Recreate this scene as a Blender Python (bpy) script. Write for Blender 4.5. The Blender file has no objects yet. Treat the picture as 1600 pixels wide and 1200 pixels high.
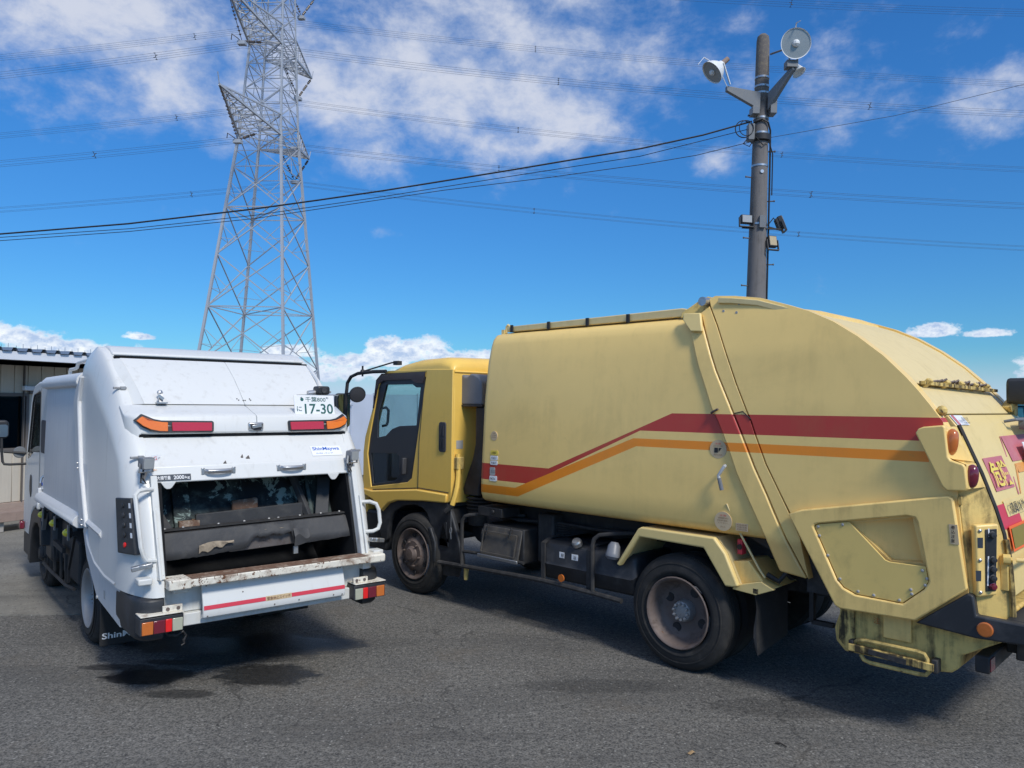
import bpy, bmesh, math, random
from mathutils import Vector, Matrix
random.seed(7)
R = math.radians
S = bpy.context.scene
COL = S.collection

# ------------------------------------------------------------------ camera
cam_d = bpy.data.cameras.new('camera')
cam = bpy.data.objects.new('camera', cam_d)
COL.objects.link(cam)
cam_d.sensor_width = 36.0
cam_d.lens = 27.045
cam_d.clip_start = 0.05
cam_d.clip_end = 3000
cam.matrix_world = Matrix(((0.99995860, -0.00909962, 0.0, 0.0),
                           (-0.00024972, -0.02744163, -0.99962338, 0.0),
                           (0.00909620, 0.99958199, -0.02744276, 2.0),
                           (0, 0, 0, 1)))
S.camera = cam

# ------------------------------------------------------------------ light and exposure
S.view_settings.view_transform = 'Standard'
S.view_settings.look = 'None'
S.view_settings.gamma = 1.0
S.view_settings.exposure = 0.0
SUN_EL, SUN_AZ = 45.0, 148.0
sun_d = bpy.data.lights.new('sun', 'SUN')
sun_d.energy = 3.0
sun_d.angle = R(11.0)      # thin cloud veils the sun: soft-edged shadows
sun_d.color = (1.0, 0.955, 0.88)
sun = bpy.data.objects.new('sun', sun_d)
COL.objects.link(sun)
sdir = Vector((math.sin(R(SUN_AZ)) * math.cos(R(SUN_EL)), math.cos(R(SUN_AZ)) * math.cos(R(SUN_EL)), math.sin(R(SUN_EL))))
sun.rotation_euler = sdir.to_track_quat('Z', 'Y').to_euler()
sun.location = sdir * 60


class NT:
    """small helper around a node tree"""
    def __init__(s, tree):
        s.t = tree

    def n(s, kind, **kw):
        nd = s.t.nodes.new(kind)
        for k, v in kw.items():
            setattr(nd, k, v)
        return nd

    def put(s, sock, v):
        if isinstance(v, bpy.types.NodeSocket):
            s.t.links.new(v, sock)
        else:
            sock.default_value = v

    def m(s, op, a, b=None, c=None, clamp=False):
        nd = s.n('ShaderNodeMath', operation=op, use_clamp=clamp)
        for i, v in enumerate((a, b, c)):
            if v is not None:
                s.put(nd.inputs[i], v)
        return nd.outputs[0]

    def mix(s, f, a, b, mode='MIX'):
        nd = s.n('ShaderNodeMix', data_type='RGBA', blend_type=mode)
        s.put(nd.inputs[0], f)
        for i, v in ((6, a), (7, b)):
            if isinstance(v, tuple) and len(v) == 3:
                v = v + (1,)
            s.put(nd.inputs[i], v)
        return nd.outputs[2]

    def noise(s, vec, scale, detail=4, rough=.55, dist=0.0, dim='3D'):
        nd = s.n('ShaderNodeTexNoise', noise_dimensions=dim)
        s.put(nd.inputs['Vector'], vec)
        nd.inputs['Scale'].default_value = scale
        nd.inputs['Detail'].default_value = detail
        nd.inputs['Roughness'].default_value = rough
        nd.inputs['Distortion'].default_value = dist
        return nd.outputs['Fac']

    def ramp(s, f, a, b):
        nd = s.n('ShaderNodeMapRange', interpolation_type='SMOOTHSTEP')
        s.put(nd.inputs[0], f)
        s.put(nd.inputs[1], a)
        s.put(nd.inputs[2], b)
        return nd.outputs[0]

    def scl(s, vec, v):
        nd = s.n('ShaderNodeVectorMath', operation='MULTIPLY')
        s.t.links.new(vec, nd.inputs[0])
        nd.inputs[1].default_value = v
        return nd.outputs[0]

    def xyz(s, vec):
        nd = s.n('ShaderNodeSeparateXYZ')
        s.t.links.new(vec, nd.inputs[0])
        return nd.outputs

    def comb(s, x, y, z=0.0):
        nd = s.n('ShaderNodeCombineXYZ')
        for i, v in enumerate((x, y, z)):
            s.put(nd.inputs[i], v)
        return nd.outputs[0]


def make_world():
    w = bpy.data.worlds.new('World')
    S.world = w
    w.use_nodes = True
    w.node_tree.nodes.clear()
    t = NT(w.node_tree)
    out = t.n('ShaderNodeOutputWorld')
    bg = t.n('ShaderNodeBackground')
    bg.inputs['Strength'].default_value = 0.12
    sky = t.n('ShaderNodeTexSky', sky_type='NISHITA', sun_disc=False)
    sky.sun_elevation = R(SUN_EL)
    sky.sun_rotation = R(SUN_AZ)
    sky.air_density = 1.0
    sky.dust_density = 0.4
    sky.ozone_density = 2.2
    d = t.n('ShaderNodeTexCoord').outputs['Generated']
    x, y, z = t.xyz(d)
    az = t.m('MULTIPLY', t.m('ARCTAN2', x, y), 57.2958)
    el = t.m('MULTIPLY', t.m('ARCSINE', z), 57.2958)
    hs = t.n('ShaderNodeHueSaturation')
    hs.inputs['Saturation'].default_value = 1.22
    t.put(hs.inputs['Color'], sky.outputs[0])
    tint = t.mix(t.ramp(el, 3, 26), (.30, .66, .97), (.43, .87, 1.22))
    col = t.mix(1.0, hs.outputs[0], tint, 'MULTIPLY')
    # broken altocumulus sheet
    p = t.scl(d, (1.0, 1.0, 1.55))
    n1 = t.noise(p, 12.5, 10, .62, .12)
    n2 = t.noise(p, 3.2, 3, .5)
    n1 = t.m('ADD', t.m('MULTIPLY', n1, .72), t.m('MULTIPLY', n2, .28))
    cov = t.m('MULTIPLY', t.ramp(el, 27, 38), .27)  # unseen cloud cover overhead and to the sides, added for more fill light
    cov = t.m('ADD', cov, t.m('MULTIPLY', t.m('MULTIPLY', t.ramp(t.m('ABSOLUTE', az), 38, 60), t.ramp(el, 10, 30)), .10))
    for a, e, sa, se, k in ((-28, 24.5, 11, 5.2, .40), (1.0, 26, 12.5, 6.0, .42), (-11, 22.0, 6.5, 4.2, .28), (4, 21, 6, 3.0, .20), (-29, 18.3, 6, 1.8, .18), (-22, 20.5, 5, 2.5, .18),
                            (-13, 17.0, 4, 2.4, .20), (-23, 12.6, 5.0, .9, .15), (-9.5, 12.4, 2.5, .7, .19), (23, 22.0, 11.0, 5.0, .20), (-1, 17.5, 6, 2.5, .10),
                            (15, 17.2, 4, 1.8, .17), (30, 18.3, 6, 2.0, .19), (-21, 17.3, 2.2, 1.3, .24), (20, 14.0, 4, .7, .12)):
        q = t.m('ADD', t.m('POWER', t.m('DIVIDE', t.m('SUBTRACT', az, a), sa), 2.0), t.m('POWER', t.m('DIVIDE', t.m('SUBTRACT', el, e), se), 2.0))
        cov = t.m('ADD', cov, t.m('MULTIPLY', t.m('EXPONENT', t.m('MULTIPLY', q, -1.0)), k))
    cov = t.m('MINIMUM', cov, .36)
    den = t.ramp(t.m('ADD', n1, cov), .62, .97)
    den = t.m('MULTIPLY', den, .86)
    lum = t.ramp(t.m('ADD', n1, t.m('MULTIPLY', cov, .5)), .52, .80)
    cc = t.mix(lum, (3.9, 4.6, 6.1), (5.9, 6.15, 6.9))
    col = t.mix(den, col, cc)
    # cumulus bank near the horizon, flat bases, bright tops
    n3 = t.noise(t.scl(d, (1, 1, 1.5)), 24.0, 9, .62)
    n3 = t.m('ADD', t.m('MULTIPLY', t.m('SUBTRACT', n3, .5), 3.4), t.m('MULTIPLY', t.m('SUBTRACT', t.noise(t.scl(d, (1, 1, 1.6)), 75.0, 6, .65), .5), 1.6))
    fld = None
    for a, e, sa, se in ((28.8, 5.0, 2.3, .75), (31.6, 4.75, 1.9, .5), (35.5, 2.3, 3.2, 1.5), (-33.5, 3.9, 4.0, 1.1), (-29.5, 3.3, 4.5, .8), (-26.2, 4.3, 1.1, .45),
                         (-7.6, 3.7, 4.3, 1.5), (-4.0, 3.4, 4.0, .9), (-11, 3.0, 4.0, .95), (-16.2, 3.5, 2.2, .8), (-15, 2.0, 8.5, 1.2), (-20, 2.4, 6, 1.0),
                         (62, 4, 9, 2.6), (84, 3, 14, 2.0), (-62, 4, 12, 2.4), (-95, 3.5, 14, 2.6), (130, 4, 20, 2.5), (-150, 3.5, 25, 2.5)):
        qa = t.m('POWER', t.m('DIVIDE', t.m('SUBTRACT', az, a), sa), 2.0)
        de = t.m('SUBTRACT', el, e)
        qe = t.m('POWER', t.m('DIVIDE', de, se), 2.0)
        low = t.m('MULTIPLY', t.m('LESS_THAN', de, 0.0), 5.0)
        qe = t.m('MULTIPLY', qe, t.m('ADD', low, 1.0))
        f = t.m('SUBTRACT', 1.0, t.m('ADD', qa, qe))
        fld = f if fld is None else t.m('SMOOTH_MAX', fld, f, .3)
    dn = t.ramp(t.m('ADD', fld, n3), .05, .75)
    up_ = t.n('ShaderNodeVectorMath', operation='ADD')
    t.put(up_.inputs[0], d)
    up_.inputs[1].default_value = (.0, .0, .006)
    n4 = t.noise(t.scl(up_.outputs[0], (1, 1, 1.5)), 24.0, 9, .62)
    lit = t.m('SUBTRACT', n3, t.m('MULTIPLY', t.m('SUBTRACT', n4, .5), 3.6))
    core = t.ramp(t.m('ADD', fld, n3), .4, 1.9)
    br = t.m('SUBTRACT', t.m('ADD', .72, t.m('MULTIPLY', lit, -.8)), t.m('MULTIPLY', core, .62), clamp=True)
    cc2 = t.mix(br, (3.9, 4.9, 6.9), (8.6, 8.8, 9.0))
    col = t.mix(t.m('MULTIPLY', dn, .93), col, cc2)
    # pale band low on the horizon
    hz = t.m('MULTIPLY', t.ramp(el, 4.2, -.3), .8)
    col = t.mix(hz, col, (4.7, 5.6, 7.5))
    t.put(bg.inputs['Color'], col)
    t.put(out.inputs['Surface'], bg.outputs[0])


make_world()

# ------------------------------------------------------------------ materials
MATS = {}


def mat(name, base, rough=.5, metal=0.0, var=.08, vscale=3.0, dirt=None, dscale=4.0, damt=.5, streak=0.0, chips=None, chip_t=.72, chip_s=30.0,
        bump=0.0, bscale=60.0, coat=0.0, spec=.5, colfn=None, fade=None, dt=(.46, .72)):
    m = bpy.data.materials.new(name)
    m.use_nodes = True
    t = NT(m.node_tree)
    bs = m.node_tree.nodes['Principled BSDF']
    co = t.n('ShaderNodeTexCoord').outputs['Object']
    c = colfn(t, co) if colfn else base + (1,)
    if var:
        n = t.noise(co, vscale, 5, .6)
        f = t.m('ADD', 1 - var, t.m('MULTIPLY', n, 2 * var))
        c = t.mix(1.0, c, t.comb(f, f, f), 'MULTIPLY')
    if fade:
        c = t.mix(t.m('MULTIPLY', t.ramp(t.noise(co, 1.3, 4, .6), .35, .75), fade[1]), c, fade[0])
    r = rough
    if dirt:
        n = t.noise(co, dscale, 8, .68, .4)
        if streak:
            n2 = t.noise(t.scl(co, (9.0, 9.0, .7)), 2.2, 5, .6)
            n = t.m('ADD', t.m('MULTIPLY', n, 1 - streak), t.m('MULTIPLY', n2, streak))
        k = t.m('MULTIPLY', t.ramp(n, dt[0], dt[1]), damt)
        c = t.mix(k, c, dirt)
        r = t.m('ADD', rough, t.m('MULTIPLY', k, .3), clamp=True)
    if chips:
        n = t.noise(co, chip_s, 6, .7, .6)
        n5 = t.noise(co, 2.3, 3, .5)
        k = t.ramp(t.m('ADD', n, t.m('MULTIPLY', t.m('SUBTRACT', n5, .5), .35)), chip_t, chip_t + .04)
        c = t.mix(k, c, chips)
    t.put(bs.inputs['Base Color'], c)
    if not isinstance(r, bpy.types.NodeSocket):
        n = t.noise(co, 9.0, 4, .6)
        r = t.m('ADD', r - .05, t.m('MULTIPLY', n, .1), clamp=True)
    t.put(bs.inputs['Roughness'], r)
    bs.inputs['Metallic'].default_value = metal
    bs.inputs['Specular IOR Level'].default_value = spec
    bs.inputs['Coat Weight'].default_value = coat
    bs.inputs['Coat Roughness'].default_value = .12
    if bump:
        bp = t.n('ShaderNodeBump')
        bp.inputs['Strength'].default_value = bump
        bp.inputs['Distance'].default_value = .01
        t.put(bp.inputs['Height'], t.noise(co, bscale, 6, .65))
        t.put(bs.inputs['Normal'], bp.outputs[0])
    MATS[name] = m
    return m


def glass(name, tint, alpha_mix, rough=.02):
    m = bpy.data.materials.new(name)
    m.use_nodes = True
    t = NT(m.node_tree)
    m.node_tree.nodes.clear()
    out = t.n('ShaderNodeOutputMaterial')
    tr = t.n('ShaderNodeBsdfTransparent')
    tr.inputs[0].default_value = tint + (1,)
    gl = t.n('ShaderNodeBsdfGlossy')
    gl.inputs['Roughness'].default_value = rough
    lw = t.n('ShaderNodeLayerWeight')
    lw.inputs[0].default_value = .5
    mx = t.n('ShaderNodeMixShader')
    t.put(mx.inputs[0], t.m('ADD', t.m('MULTIPLY', t.m('POWER', lw.outputs['Facing'], 4.0), .8), alpha_mix, clamp=True))
    t.put(mx.inputs[1], tr.outputs[0])
    t.put(mx.inputs[2], gl.outputs[0])
    t.put(out.inputs[0], mx.outputs[0])
    MATS[name] = m


YEL = (0.95, 0.66, 0.225)
RUST = (0.13, 0.055, 0.025)


def stripes(t, co):
    """printed red and orange bands along the side of the yellow body"""
    x, y, z = t.xyz(co)

    def cl(v, lo, hi):
        return t.m('MINIMUM', t.m('MAXIMUM', v, lo), hi)

    def lin(x0, z0, sl):
        return t.m('ADD', t.m('MULTIPLY', t.m('SUBTRACT', x, x0), sl), z0)

    def band(top, bot):
        return t.m('MULTIPLY', t.m('LESS_THAN', z, top), t.m('GREATER_THAN', z, bot))
    red = band(cl(lin(.085, 1.948, -.402), 1.443, 1.948), cl(lin(.41, 1.792, -.427), 1.290, 1.806))
    red = t.m('MULTIPLY', red, t.m('GREATER_THAN', x, -1.82))
    org = band(cl(lin(.44, 1.743, -.385), 1.240, 1.743), cl(lin(.41, 1.680, -.397), 1.163, 1.680))
    org = t.m('MULTIPLY', org, t.m('GREATER_THAN', x, -1.745))
    side = t.m('GREATER_THAN', y, -.11)
    n = t.noise(co, 6.0, 6, .7)
    edge = t.m('MULTIPLY', t.ramp(t.m('ADD', z, t.m('MULTIPLY', n, .10)), 1.185, 1.10), .45)
    spots = t.m('MULTIPLY', t.ramp(t.noise(co, 5.0, 7, .72), .66, .74), .35)
    c = t.mix(t.m('MULTIPLY', red, side), YEL, (0.52, 0.048, 0.030))
    c = t.mix(t.m('MULTIPLY', org, side), c, (0.95, 0.29, 0.015))
    c = t.mix(edge, c, (.30, .15, .04))
    return t.mix(spots, c, (.52, .33, .09))


mat('yellow_striped', YEL, .38, dirt=(.30, .21, .07), damt=.22, dscale=1.5, streak=.2, var=.05, coat=.12, chips=(.12, .06, .03), chip_t=.80, chip_s=14, colfn=stripes)
mat('yellow_paint', YEL, .38, dirt=(.20, .12, .04), damt=.4, dscale=3.5, streak=.4, var=.06, coat=.1, chips=(.10, .05, .03), chip_t=.76, chip_s=22)
mat('yellow_cab', (.88, .57, .12), .34, dirt=(.35, .24, .08), damt=.15, dscale=3, streak=.3, var=.04, coat=.2)
mat('yellow_faded_lit', (.76, .60, .29), .5, dirt=(.40, .30, .14), damt=.3, dscale=5, streak=.5, var=.06, chips=(.10, .05, .03), chip_t=.74, chip_s=26)  # weathered yellow, also toned down in colour for the strongly sunlit tail skins
mat('yellow_grimy', (.76, .54, .17), .6, dirt=(.035, .028, .02), damt=.9, dscale=5, streak=.45, dt=(.44, .66), var=.1, chips=(.06, .04, .03), chip_t=.66, chip_s=24, bump=.15, bscale=40)
mat('yellow_streaked', (.76, .54, .17), .6, dirt=(.02, .016, .012), damt=.95, dscale=9, streak=.6, dt=(.40, .56), var=.1, bump=.15, bscale=40)
mat('yellow_cover', (.84, .60, .19), .45, dirt=(.30, .22, .08), damt=.3, dscale=5, var=.05, chips=(.06, .06, .06), chip_t=.72, chip_s=26)
mat('yellow_pale', (.82, .62, .25), .42, dirt=(.40, .30, .12), damt=.2, dscale=5, var=.04)
mat('white_paint', (.69, .695, .675), .36, dirt=(.34, .31, .26), damt=.30, dscale=1.6, streak=.7, dt=(.52, .74), var=.025, coat=.15, chips=(.16, .12, .10), chip_t=.80, chip_s=28)
mat('white_side', (.62, .625, .625), .42, dirt=(.40, .39, .38), damt=.25, dscale=2.0, streak=.7, var=.03)  # duller copy of the white, with the flank's shade put into the colour
mat('white_worn', (.65, .655, .63), .5, dirt=(.33, .30, .25), damt=.5, dscale=5, streak=.4, var=.04, chips=(.15, .08, .05), chip_t=.68, chip_s=34)
mat('white_rusty', (.74, .70, .60), .6, dirt=(.16, .075, .035), damt=.85, dscale=9, streak=.0, var=.08, chips=RUST, chip_t=.60, chip_s=32, bump=.2, bscale=50)
mat('rust_top', (.17, .095, .06), .75, dirt=(.62, .56, .46), damt=.55, dscale=16, var=.3, vscale=14, chips=(.07, .035, .02), chip_t=.62, chip_s=40, bump=.3, bscale=60)
mat('black_plastic', (.022, .024, .028), .5, var=.2, dirt=(.10, .10, .105), damt=.4, dscale=6, bump=.04, bscale=200)
mat('black_frame', (.020, .020, .021), .6, var=.25, dirt=(.11, .10, .09), damt=.45, dscale=7, streak=.3)
mat('black_dusty', (.028, .027, .027), .75, var=.3, dirt=(.13, .12, .11), damt=.55, dscale=5, streak=.5)
mat('rubber', (.020, .020, .021), .78, var=.25, vscale=8, dirt=(.085, .08, .075), damt=.55, dscale=6, bump=.08, bscale=80)
mat('tyre', (.022, .021, .020), .8, var=.2, vscale=10, dirt=(.075, .068, .060), damt=.6, dscale=9, bump=.1, bscale=90)
mat('rim_brown', (.15, .115, .10), .62, metal=.15, var=.25, vscale=9, dirt=(.06, .04, .03), damt=.7, dscale=9, chips=RUST, chip_t=.64, chip_s=30)
mat('rim_silver', (.30, .305, .31), .45, metal=.25, var=.08, dirt=(.2, .19, .17), damt=.35, dscale=8)
mat('hub_grey', (.36, .36, .36), .5, metal=.5, var=.2, vscale=20, dirt=(.08, .07, .06), damt=.5, dscale=20)
mat('steel', (.52, .53, .54), .35, metal=.85, var=.15, vscale=20, dirt=(.2, .17, .13), damt=.4, dscale=20)
mat('galvanised', (.56, .58, .60), .5, metal=.35, var=.1, vscale=2)
mat('tower_steel', (.46, .48, .51), .55, metal=.3, var=.1, vscale=.4)
mat('insulator', (.09, .07, .06), .3, var=.1)
mat('wire', (.07, .08, .10), .6, var=0)
mat('cable', (.018, .019, .022), .6, var=0)
mat('pole_concrete', (.175, .163, .158), .85, var=.14, vscale=4, dirt=(.09, .085, .08), damt=.65, dscale=5, streak=.6, bump=.2, bscale=30)
mat('pole_dark', (.14, .125, .115), .9, var=.3, vscale=9, dirt=(.30, .26, .18), damt=.6, dscale=22, bump=.3, bscale=60)
mat('enamel_grey', (.17, .18, .19), .4, var=.06, dirt=(.2, .19, .17), damt=.4, dscale=12)
mat('lamp_white', (.78, .80, .80), .3, var=.05, dirt=(.35, .33, .3), damt=.3, dscale=10)
mat('reflector', (.30, .32, .32), .32, metal=.3, var=.08, vscale=8)
mat('led_face', (.34, .36, .37), .3, var=.15, vscale=40)
mat('led_amber', (.42, .33, .19), .3, var=.15, vscale=40)
mat('amber_lens', (.85, .20, .02), .16, var=.1, vscale=60, coat=.6)
mat('orange_dark', (.55, .15, .03), .2, var=.1, vscale=60, coat=.5)
mat('red_lens', (.52, .03, .045), .16, var=.1, vscale=60, coat=.6)
mat('dark_red_lens', (.16, .015, .03), .15, var=.1, vscale=60, coat=.6)
mat('bright_red', (.75, .02, .02), .3, var=.04)
mat('clear_lens', (.42, .43, .33), .14, var=.1, vscale=50, coat=.6)
mat('yellow_lamp', (.78, .66, .03), .25, var=.1, vscale=30, coat=.4)
mat('red_print', (.62, .045, .075), .5, var=.04)
mat('red_glare', (.55, .16, .18), .55, var=.12, vscale=6, dirt=(.62, .35, .30), damt=.3)  # pinkish red: glare washing over the sunlit gate is put into the colour
mat('orange_print', (.80, .35, .08), .5, var=.06)
mat('orange_fluor', (.95, .16, .03), .45, var=.03)
mat('olive_reflect', (.28, .21, .03), .4, var=.1, vscale=30)
mat('sticker_white', (.80, .81, .82), .5, var=.04)
mat('sticker_tan', (.62, .47, .28), .6, var=.08, vscale=14)
mat('sticker_grey', (.38, .38, .37), .6, var=.1, vscale=14)
mat('sticker_dark', (.035, .045, .06), .5, var=.1)
mat('print_black', (.02, .02, .022), .6, var=0)
mat('print_white', (.80, .80, .80), .6, var=0)
mat('print_blue', (.015, .11, .50), .5, var=0)
mat('print_green', (.012, .10, .085), .5, var=0)
mat('print_brown', (.22, .10, .06), .6, var=0)
mat('print_yellow', (.85, .66, .10), .5, var=.03)
mat('interior_pale', (.46, .46, .42), .6, var=.05)
mat('interior_dark', (.05, .05, .055), .7, var=.1)
mat('mirror', (.38, .45, .48), .04, metal=1.0, var=0)
mat('visor', (.05, .035, .04), .15, var=.05, coat=.5)
mat('snorkel', (.17, .18, .20), .42, var=.2, vscale=5, dirt=(.2, .2, .2), damt=.3, dscale=4)
mat('toolbox', (.115, .105, .095), .5, metal=.2, var=.3, vscale=6, dirt=(.22, .18, .13), damt=.5, dscale=12, chips=(.25, .20, .15), chip_t=.70, chip_s=30)
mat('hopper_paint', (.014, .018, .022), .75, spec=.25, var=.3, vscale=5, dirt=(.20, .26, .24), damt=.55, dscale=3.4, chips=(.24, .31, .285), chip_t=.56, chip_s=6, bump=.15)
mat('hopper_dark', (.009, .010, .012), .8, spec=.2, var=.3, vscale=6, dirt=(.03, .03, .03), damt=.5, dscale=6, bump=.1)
mat('rubber_grey', (.042, .043, .046), .62, var=.25, vscale=8, dirt=(.11, .105, .10), damt=.5, dscale=7, bump=.25, bscale=30)
mat('mouth_steel', (.13, .115, .11), .55, metal=.3, var=.3, vscale=8, dirt=(.06, .035, .025), damt=.7, dscale=10, chips=(.35, .31, .28), chip_t=.66, chip_s=40)
mat('torn_cloth', (.32, .26, .19), .9, var=.3, vscale=40, dirt=(.08, .06, .05), damt=.6, dscale=30, bump=.4)
mat('siding', (.55, .49, .40), .7, var=.06, vscale=2, dirt=(.36, .32, .27), damt=.3, dscale=3, streak=.6)
mat('siding_trim', (.13, .115, .105), .7, var=.1)
mat('plinth', (.36, .27, .22), .85, var=.15, vscale=9, dirt=(.2, .16, .13), damt=.4)
mat('roof_metal', (.20, .26, .34), .5, metal=.3, var=.06)
mat('fascia', (.74, .76, .80), .5, var=.03, dirt=(.5, .5, .5), damt=.2)
mat('bench_wood', (.30, .22, .18), .8, var=.2, vscale=8, dirt=(.18, .14, .12), damt=.5, dscale=10)
mat('concrete_block', (.40, .37, .33), .9, var=.15, vscale=10)
mat('sheet_fence', (.50, .55, .64), .75, var=.05, vscale=1.2)
mat('fence_post', (.46, .50, .57), .6, var=.05)
mat('teal_paint', (.02, .15, .21), .45, var=.06, dirt=(.12, .12, .12), damt=.2)
mat('leaf', (.42, .27, .13), .8, var=.2, vscale=60)
mat('twig', (.03, .025, .02), .9, var=.2)
glass('cab_glass', (.80, .90, .90), .06)
glass('dark_glass', (.36, .42, .45), .12)
mat('window_trim', (.045, .047, .052), .35, var=.1)  # lifted from black: reflections on the trim are put into the colour
glass('window_pane', (.16, .19, .23), .06)


# ------------------------------------------------------------------ mesh builder
class B:
    def __init__(s):
        s.v, s.f, s.mi = [], [], []
        s.cur = 0

    def add(s, vs, fs):
        o = len(s.v)
        s.v += [tuple(map(float, p)) for p in vs]
        for f in fs:
            s.f.append([i + o for i in f])
            s.mi.append(s.cur)
        return s

    def box(s, x0, x1, y0, y1, z0, z1):
        vs = [(x, y, z) for x in (x0, x1) for y in (y0, y1) for z in (z0, z1)]
        return s.add(vs, [(0, 1, 3, 2), (4, 6, 7, 5), (0, 4, 5, 1), (2, 3, 7, 6), (0, 2, 6, 4), (1, 5, 7, 3)])

    def obox(s, c, ux, uy, uz):
        c, ux, uy, uz = map(Vector, (c, ux, uy, uz))
        vs = [c + a * ux + b * uy + d * uz for a in (-1, 1) for b in (-1, 1) for d in (-1, 1)]
        return s.add(vs, [(0, 1, 3, 2), (4, 6, 7, 5), (0, 4, 5, 1), (2, 3, 7, 6), (0, 2, 6, 4), (1, 5, 7, 3)])

    def bar(s, p, q, w, h, up=(0, 0, 1)):
        p, q, up = Vector(p), Vector(q), Vector(up)
        d = (q - p)
        a = d.normalized()
        if abs(a.dot(up)) > .98:
            up = Vector((1, 0, 0))
        sx = a.cross(up).normalized()
        sy = sx.cross(a).normalized()
        return s.obox((p + q) / 2, d / 2, sx * w / 2, sy * h / 2)

    def prism(s, poly, ax, a, b):
        """poly of 2-d points extruded along axis ax from a to b; poly coords are the other two axes in order"""
        n = len(poly)

        def P(p, w):
            return (w, p[0], p[1]) if ax == 'x' else (p[0], w, p[1]) if ax == 'y' else (p[0], p[1], w)
        vs = [P(p, a) for p in poly] + [P(p, b) for p in poly]
        fs = [list(range(n)), list(range(2 * n - 1, n - 1, -1))] + [(i, (i + 1) % n, (i + 1) % n + n, i + n) for i in range(n)]
        return s.add(vs, fs)

    def loft(s, rings, cap=True, closed=True):
        n = len(rings[0])
        vs = [p for r in rings for p in r]
        fs = []
        for k in range(len(rings) - 1):
            for i in range(n if closed else n - 1):
                j = (i + 1) % n
                fs.append((k * n + i, k * n + j, (k + 1) * n + j, (k + 1) * n + i))
        if cap and closed:
            fs.append(list(range(n))[::-1])
            fs.append([(len(rings) - 1) * n + i for i in range(n)])
        return s.add(vs, fs)

    def tube(s, pts, r, n=8, closed=False, cap=True):
        pts = [Vector(p) for p in pts]
        rings = []
        k = len(pts)
        prev = None
        for i, p in enumerate(pts):
            if closed:
                d = pts[(i + 1) % k] - pts[i - 1]
            else:
                d = pts[min(i + 1, k - 1)] - pts[max(i - 1, 0)]
            d.normalize()
            if prev is None:
                u = d.cross(Vector((0, 0, 1)))
                if u.length < .05:
                    u = d.cross(Vector((1, 0, 0)))
            else:
                u = prev - d * prev.dot(d)
            u.normalize()
            prev = u
            w = d.cross(u)
            rr = r[i] if isinstance(r, (list, tuple)) else r
            rings.append([p + (u * math.cos(a) + w * math.sin(a)) * rr for a in (2 * math.pi * j / n for j in range(n))])
        if closed:
            rings.append(rings[0])
        return s.loft(rings, cap=cap and not closed)

    def cyl(s, p, q, r, n=12, r2=None):
        return s.tube([p, q], [r, r if r2 is None else r2], n)

    def lathe(s, prof, o, ax, n=24, cap=False):
        """prof: (distance along axis, radius)"""
        o, a = Vector(o), Vector(ax).normalized()
        u = a.cross(Vector((0, 0, 1)))
        if u.length < .05:
            u = a.cross(Vector((1, 0, 0)))
        u.normalize()
        w = a.cross(u)
        rings = [[o + a * h + (u * math.cos(t) + w * math.sin(t)) * max(r, .0004) for t in (2 * math.pi * j / n for j in range(n))] for h, r in prof]
        return s.loft(rings, cap=cap)

    def sphere(s, c, r, n=10, sx=1, sy=1, sz=1):
        c = Vector(c)
        rings = []
        for i in range(n // 2 + 1):
            a = math.pi * i / (n // 2)
            rr = max(math.sin(a), .004)
            rings.append([c + Vector((sx * r * rr * math.cos(2 * math.pi * j / n), sy * r * rr * math.sin(2 * math.pi * j / n), sz * r * math.cos(a))) for j in range(n)])
        return s.loft(rings)

    def done(s, name, mats, parent=None, bevel=0.0, seg=2, smooth=30, fix=True):
        me = bpy.data.meshes.new(name)
        me.from_pydata(s.v, [], s.f)
        for m in (mats if isinstance(mats, (list, tuple)) else [mats]):
            me.materials.append(MATS[m])
        for p, k in zip(me.polygons, s.mi):
            p.material_index = k
        if fix:
            bm = bmesh.new()
            bm.from_mesh(me)
            bmesh.ops.recalc_face_normals(bm, faces=bm.faces)
            bm.to_mesh(me)
            bm.free()
        return link(me, name, parent, bevel, seg, smooth)


def link(me, name, parent=None, bevel=0.0, seg=2, smooth=30):
    if smooth:
        me.shade_smooth()
        me.set_sharp_from_angle(angle=R(smooth))
    o = bpy.data.objects.new(name, me)
    COL.objects.link(o)
    if parent:
        o.parent = parent
    if bevel:
        md = o.modifiers.new('bevel', 'BEVEL')
        md.width = bevel
        md.segments = seg
        md.limit_method = 'ANGLE'
        md.angle_limit = R(35)
        md.harden_normals = False
    return o


def thing(name, label, cat, loc=(0, 0, 0), rz=0.0, group=None):
    o = bpy.data.objects.new(name, None)
    o.empty_display_size = .3
    COL.objects.link(o)
    o.location = loc
    o.rotation_euler = (0, 0, rz)
    o['label'], o['category'] = label, cat
    if group:
        o['group'] = group
    return o


def tag(o, label=None, cat=None, group=None, kind=None):
    for k, v in (('label', label), ('category', cat), ('group', group), ('kind', kind)):
        if v:
            o[k] = v
    return o


def lerp(tab, z):
    if z <= tab[0][0]:
        return tab[0][1]
    for (a, b), (c, d) in zip(tab, tab[1:]):
        if z <= c:
            return b + (d - b) * (z - a) / (c - a)
    return tab[-1][1]


def arc(cx, cy, r, a0, a1, n):
    return [(cx + r * math.cos(R(a0 + (a1 - a0) * i / n)), cy + r * math.sin(R(a0 + (a1 - a0) * i / n))) for i in range(n + 1)]


def rrect(x0, x1, y0, y1, r, n=3):
    return arc(x1 - r, y1 - r, r, 0, 90, n) + arc(x0 + r, y1 - r, r, 90, 180, n) + arc(x0 + r, y0 + r, r, 180, 270, n) + arc(x1 - r, y0 + r, r, 270, 360, n)


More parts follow.
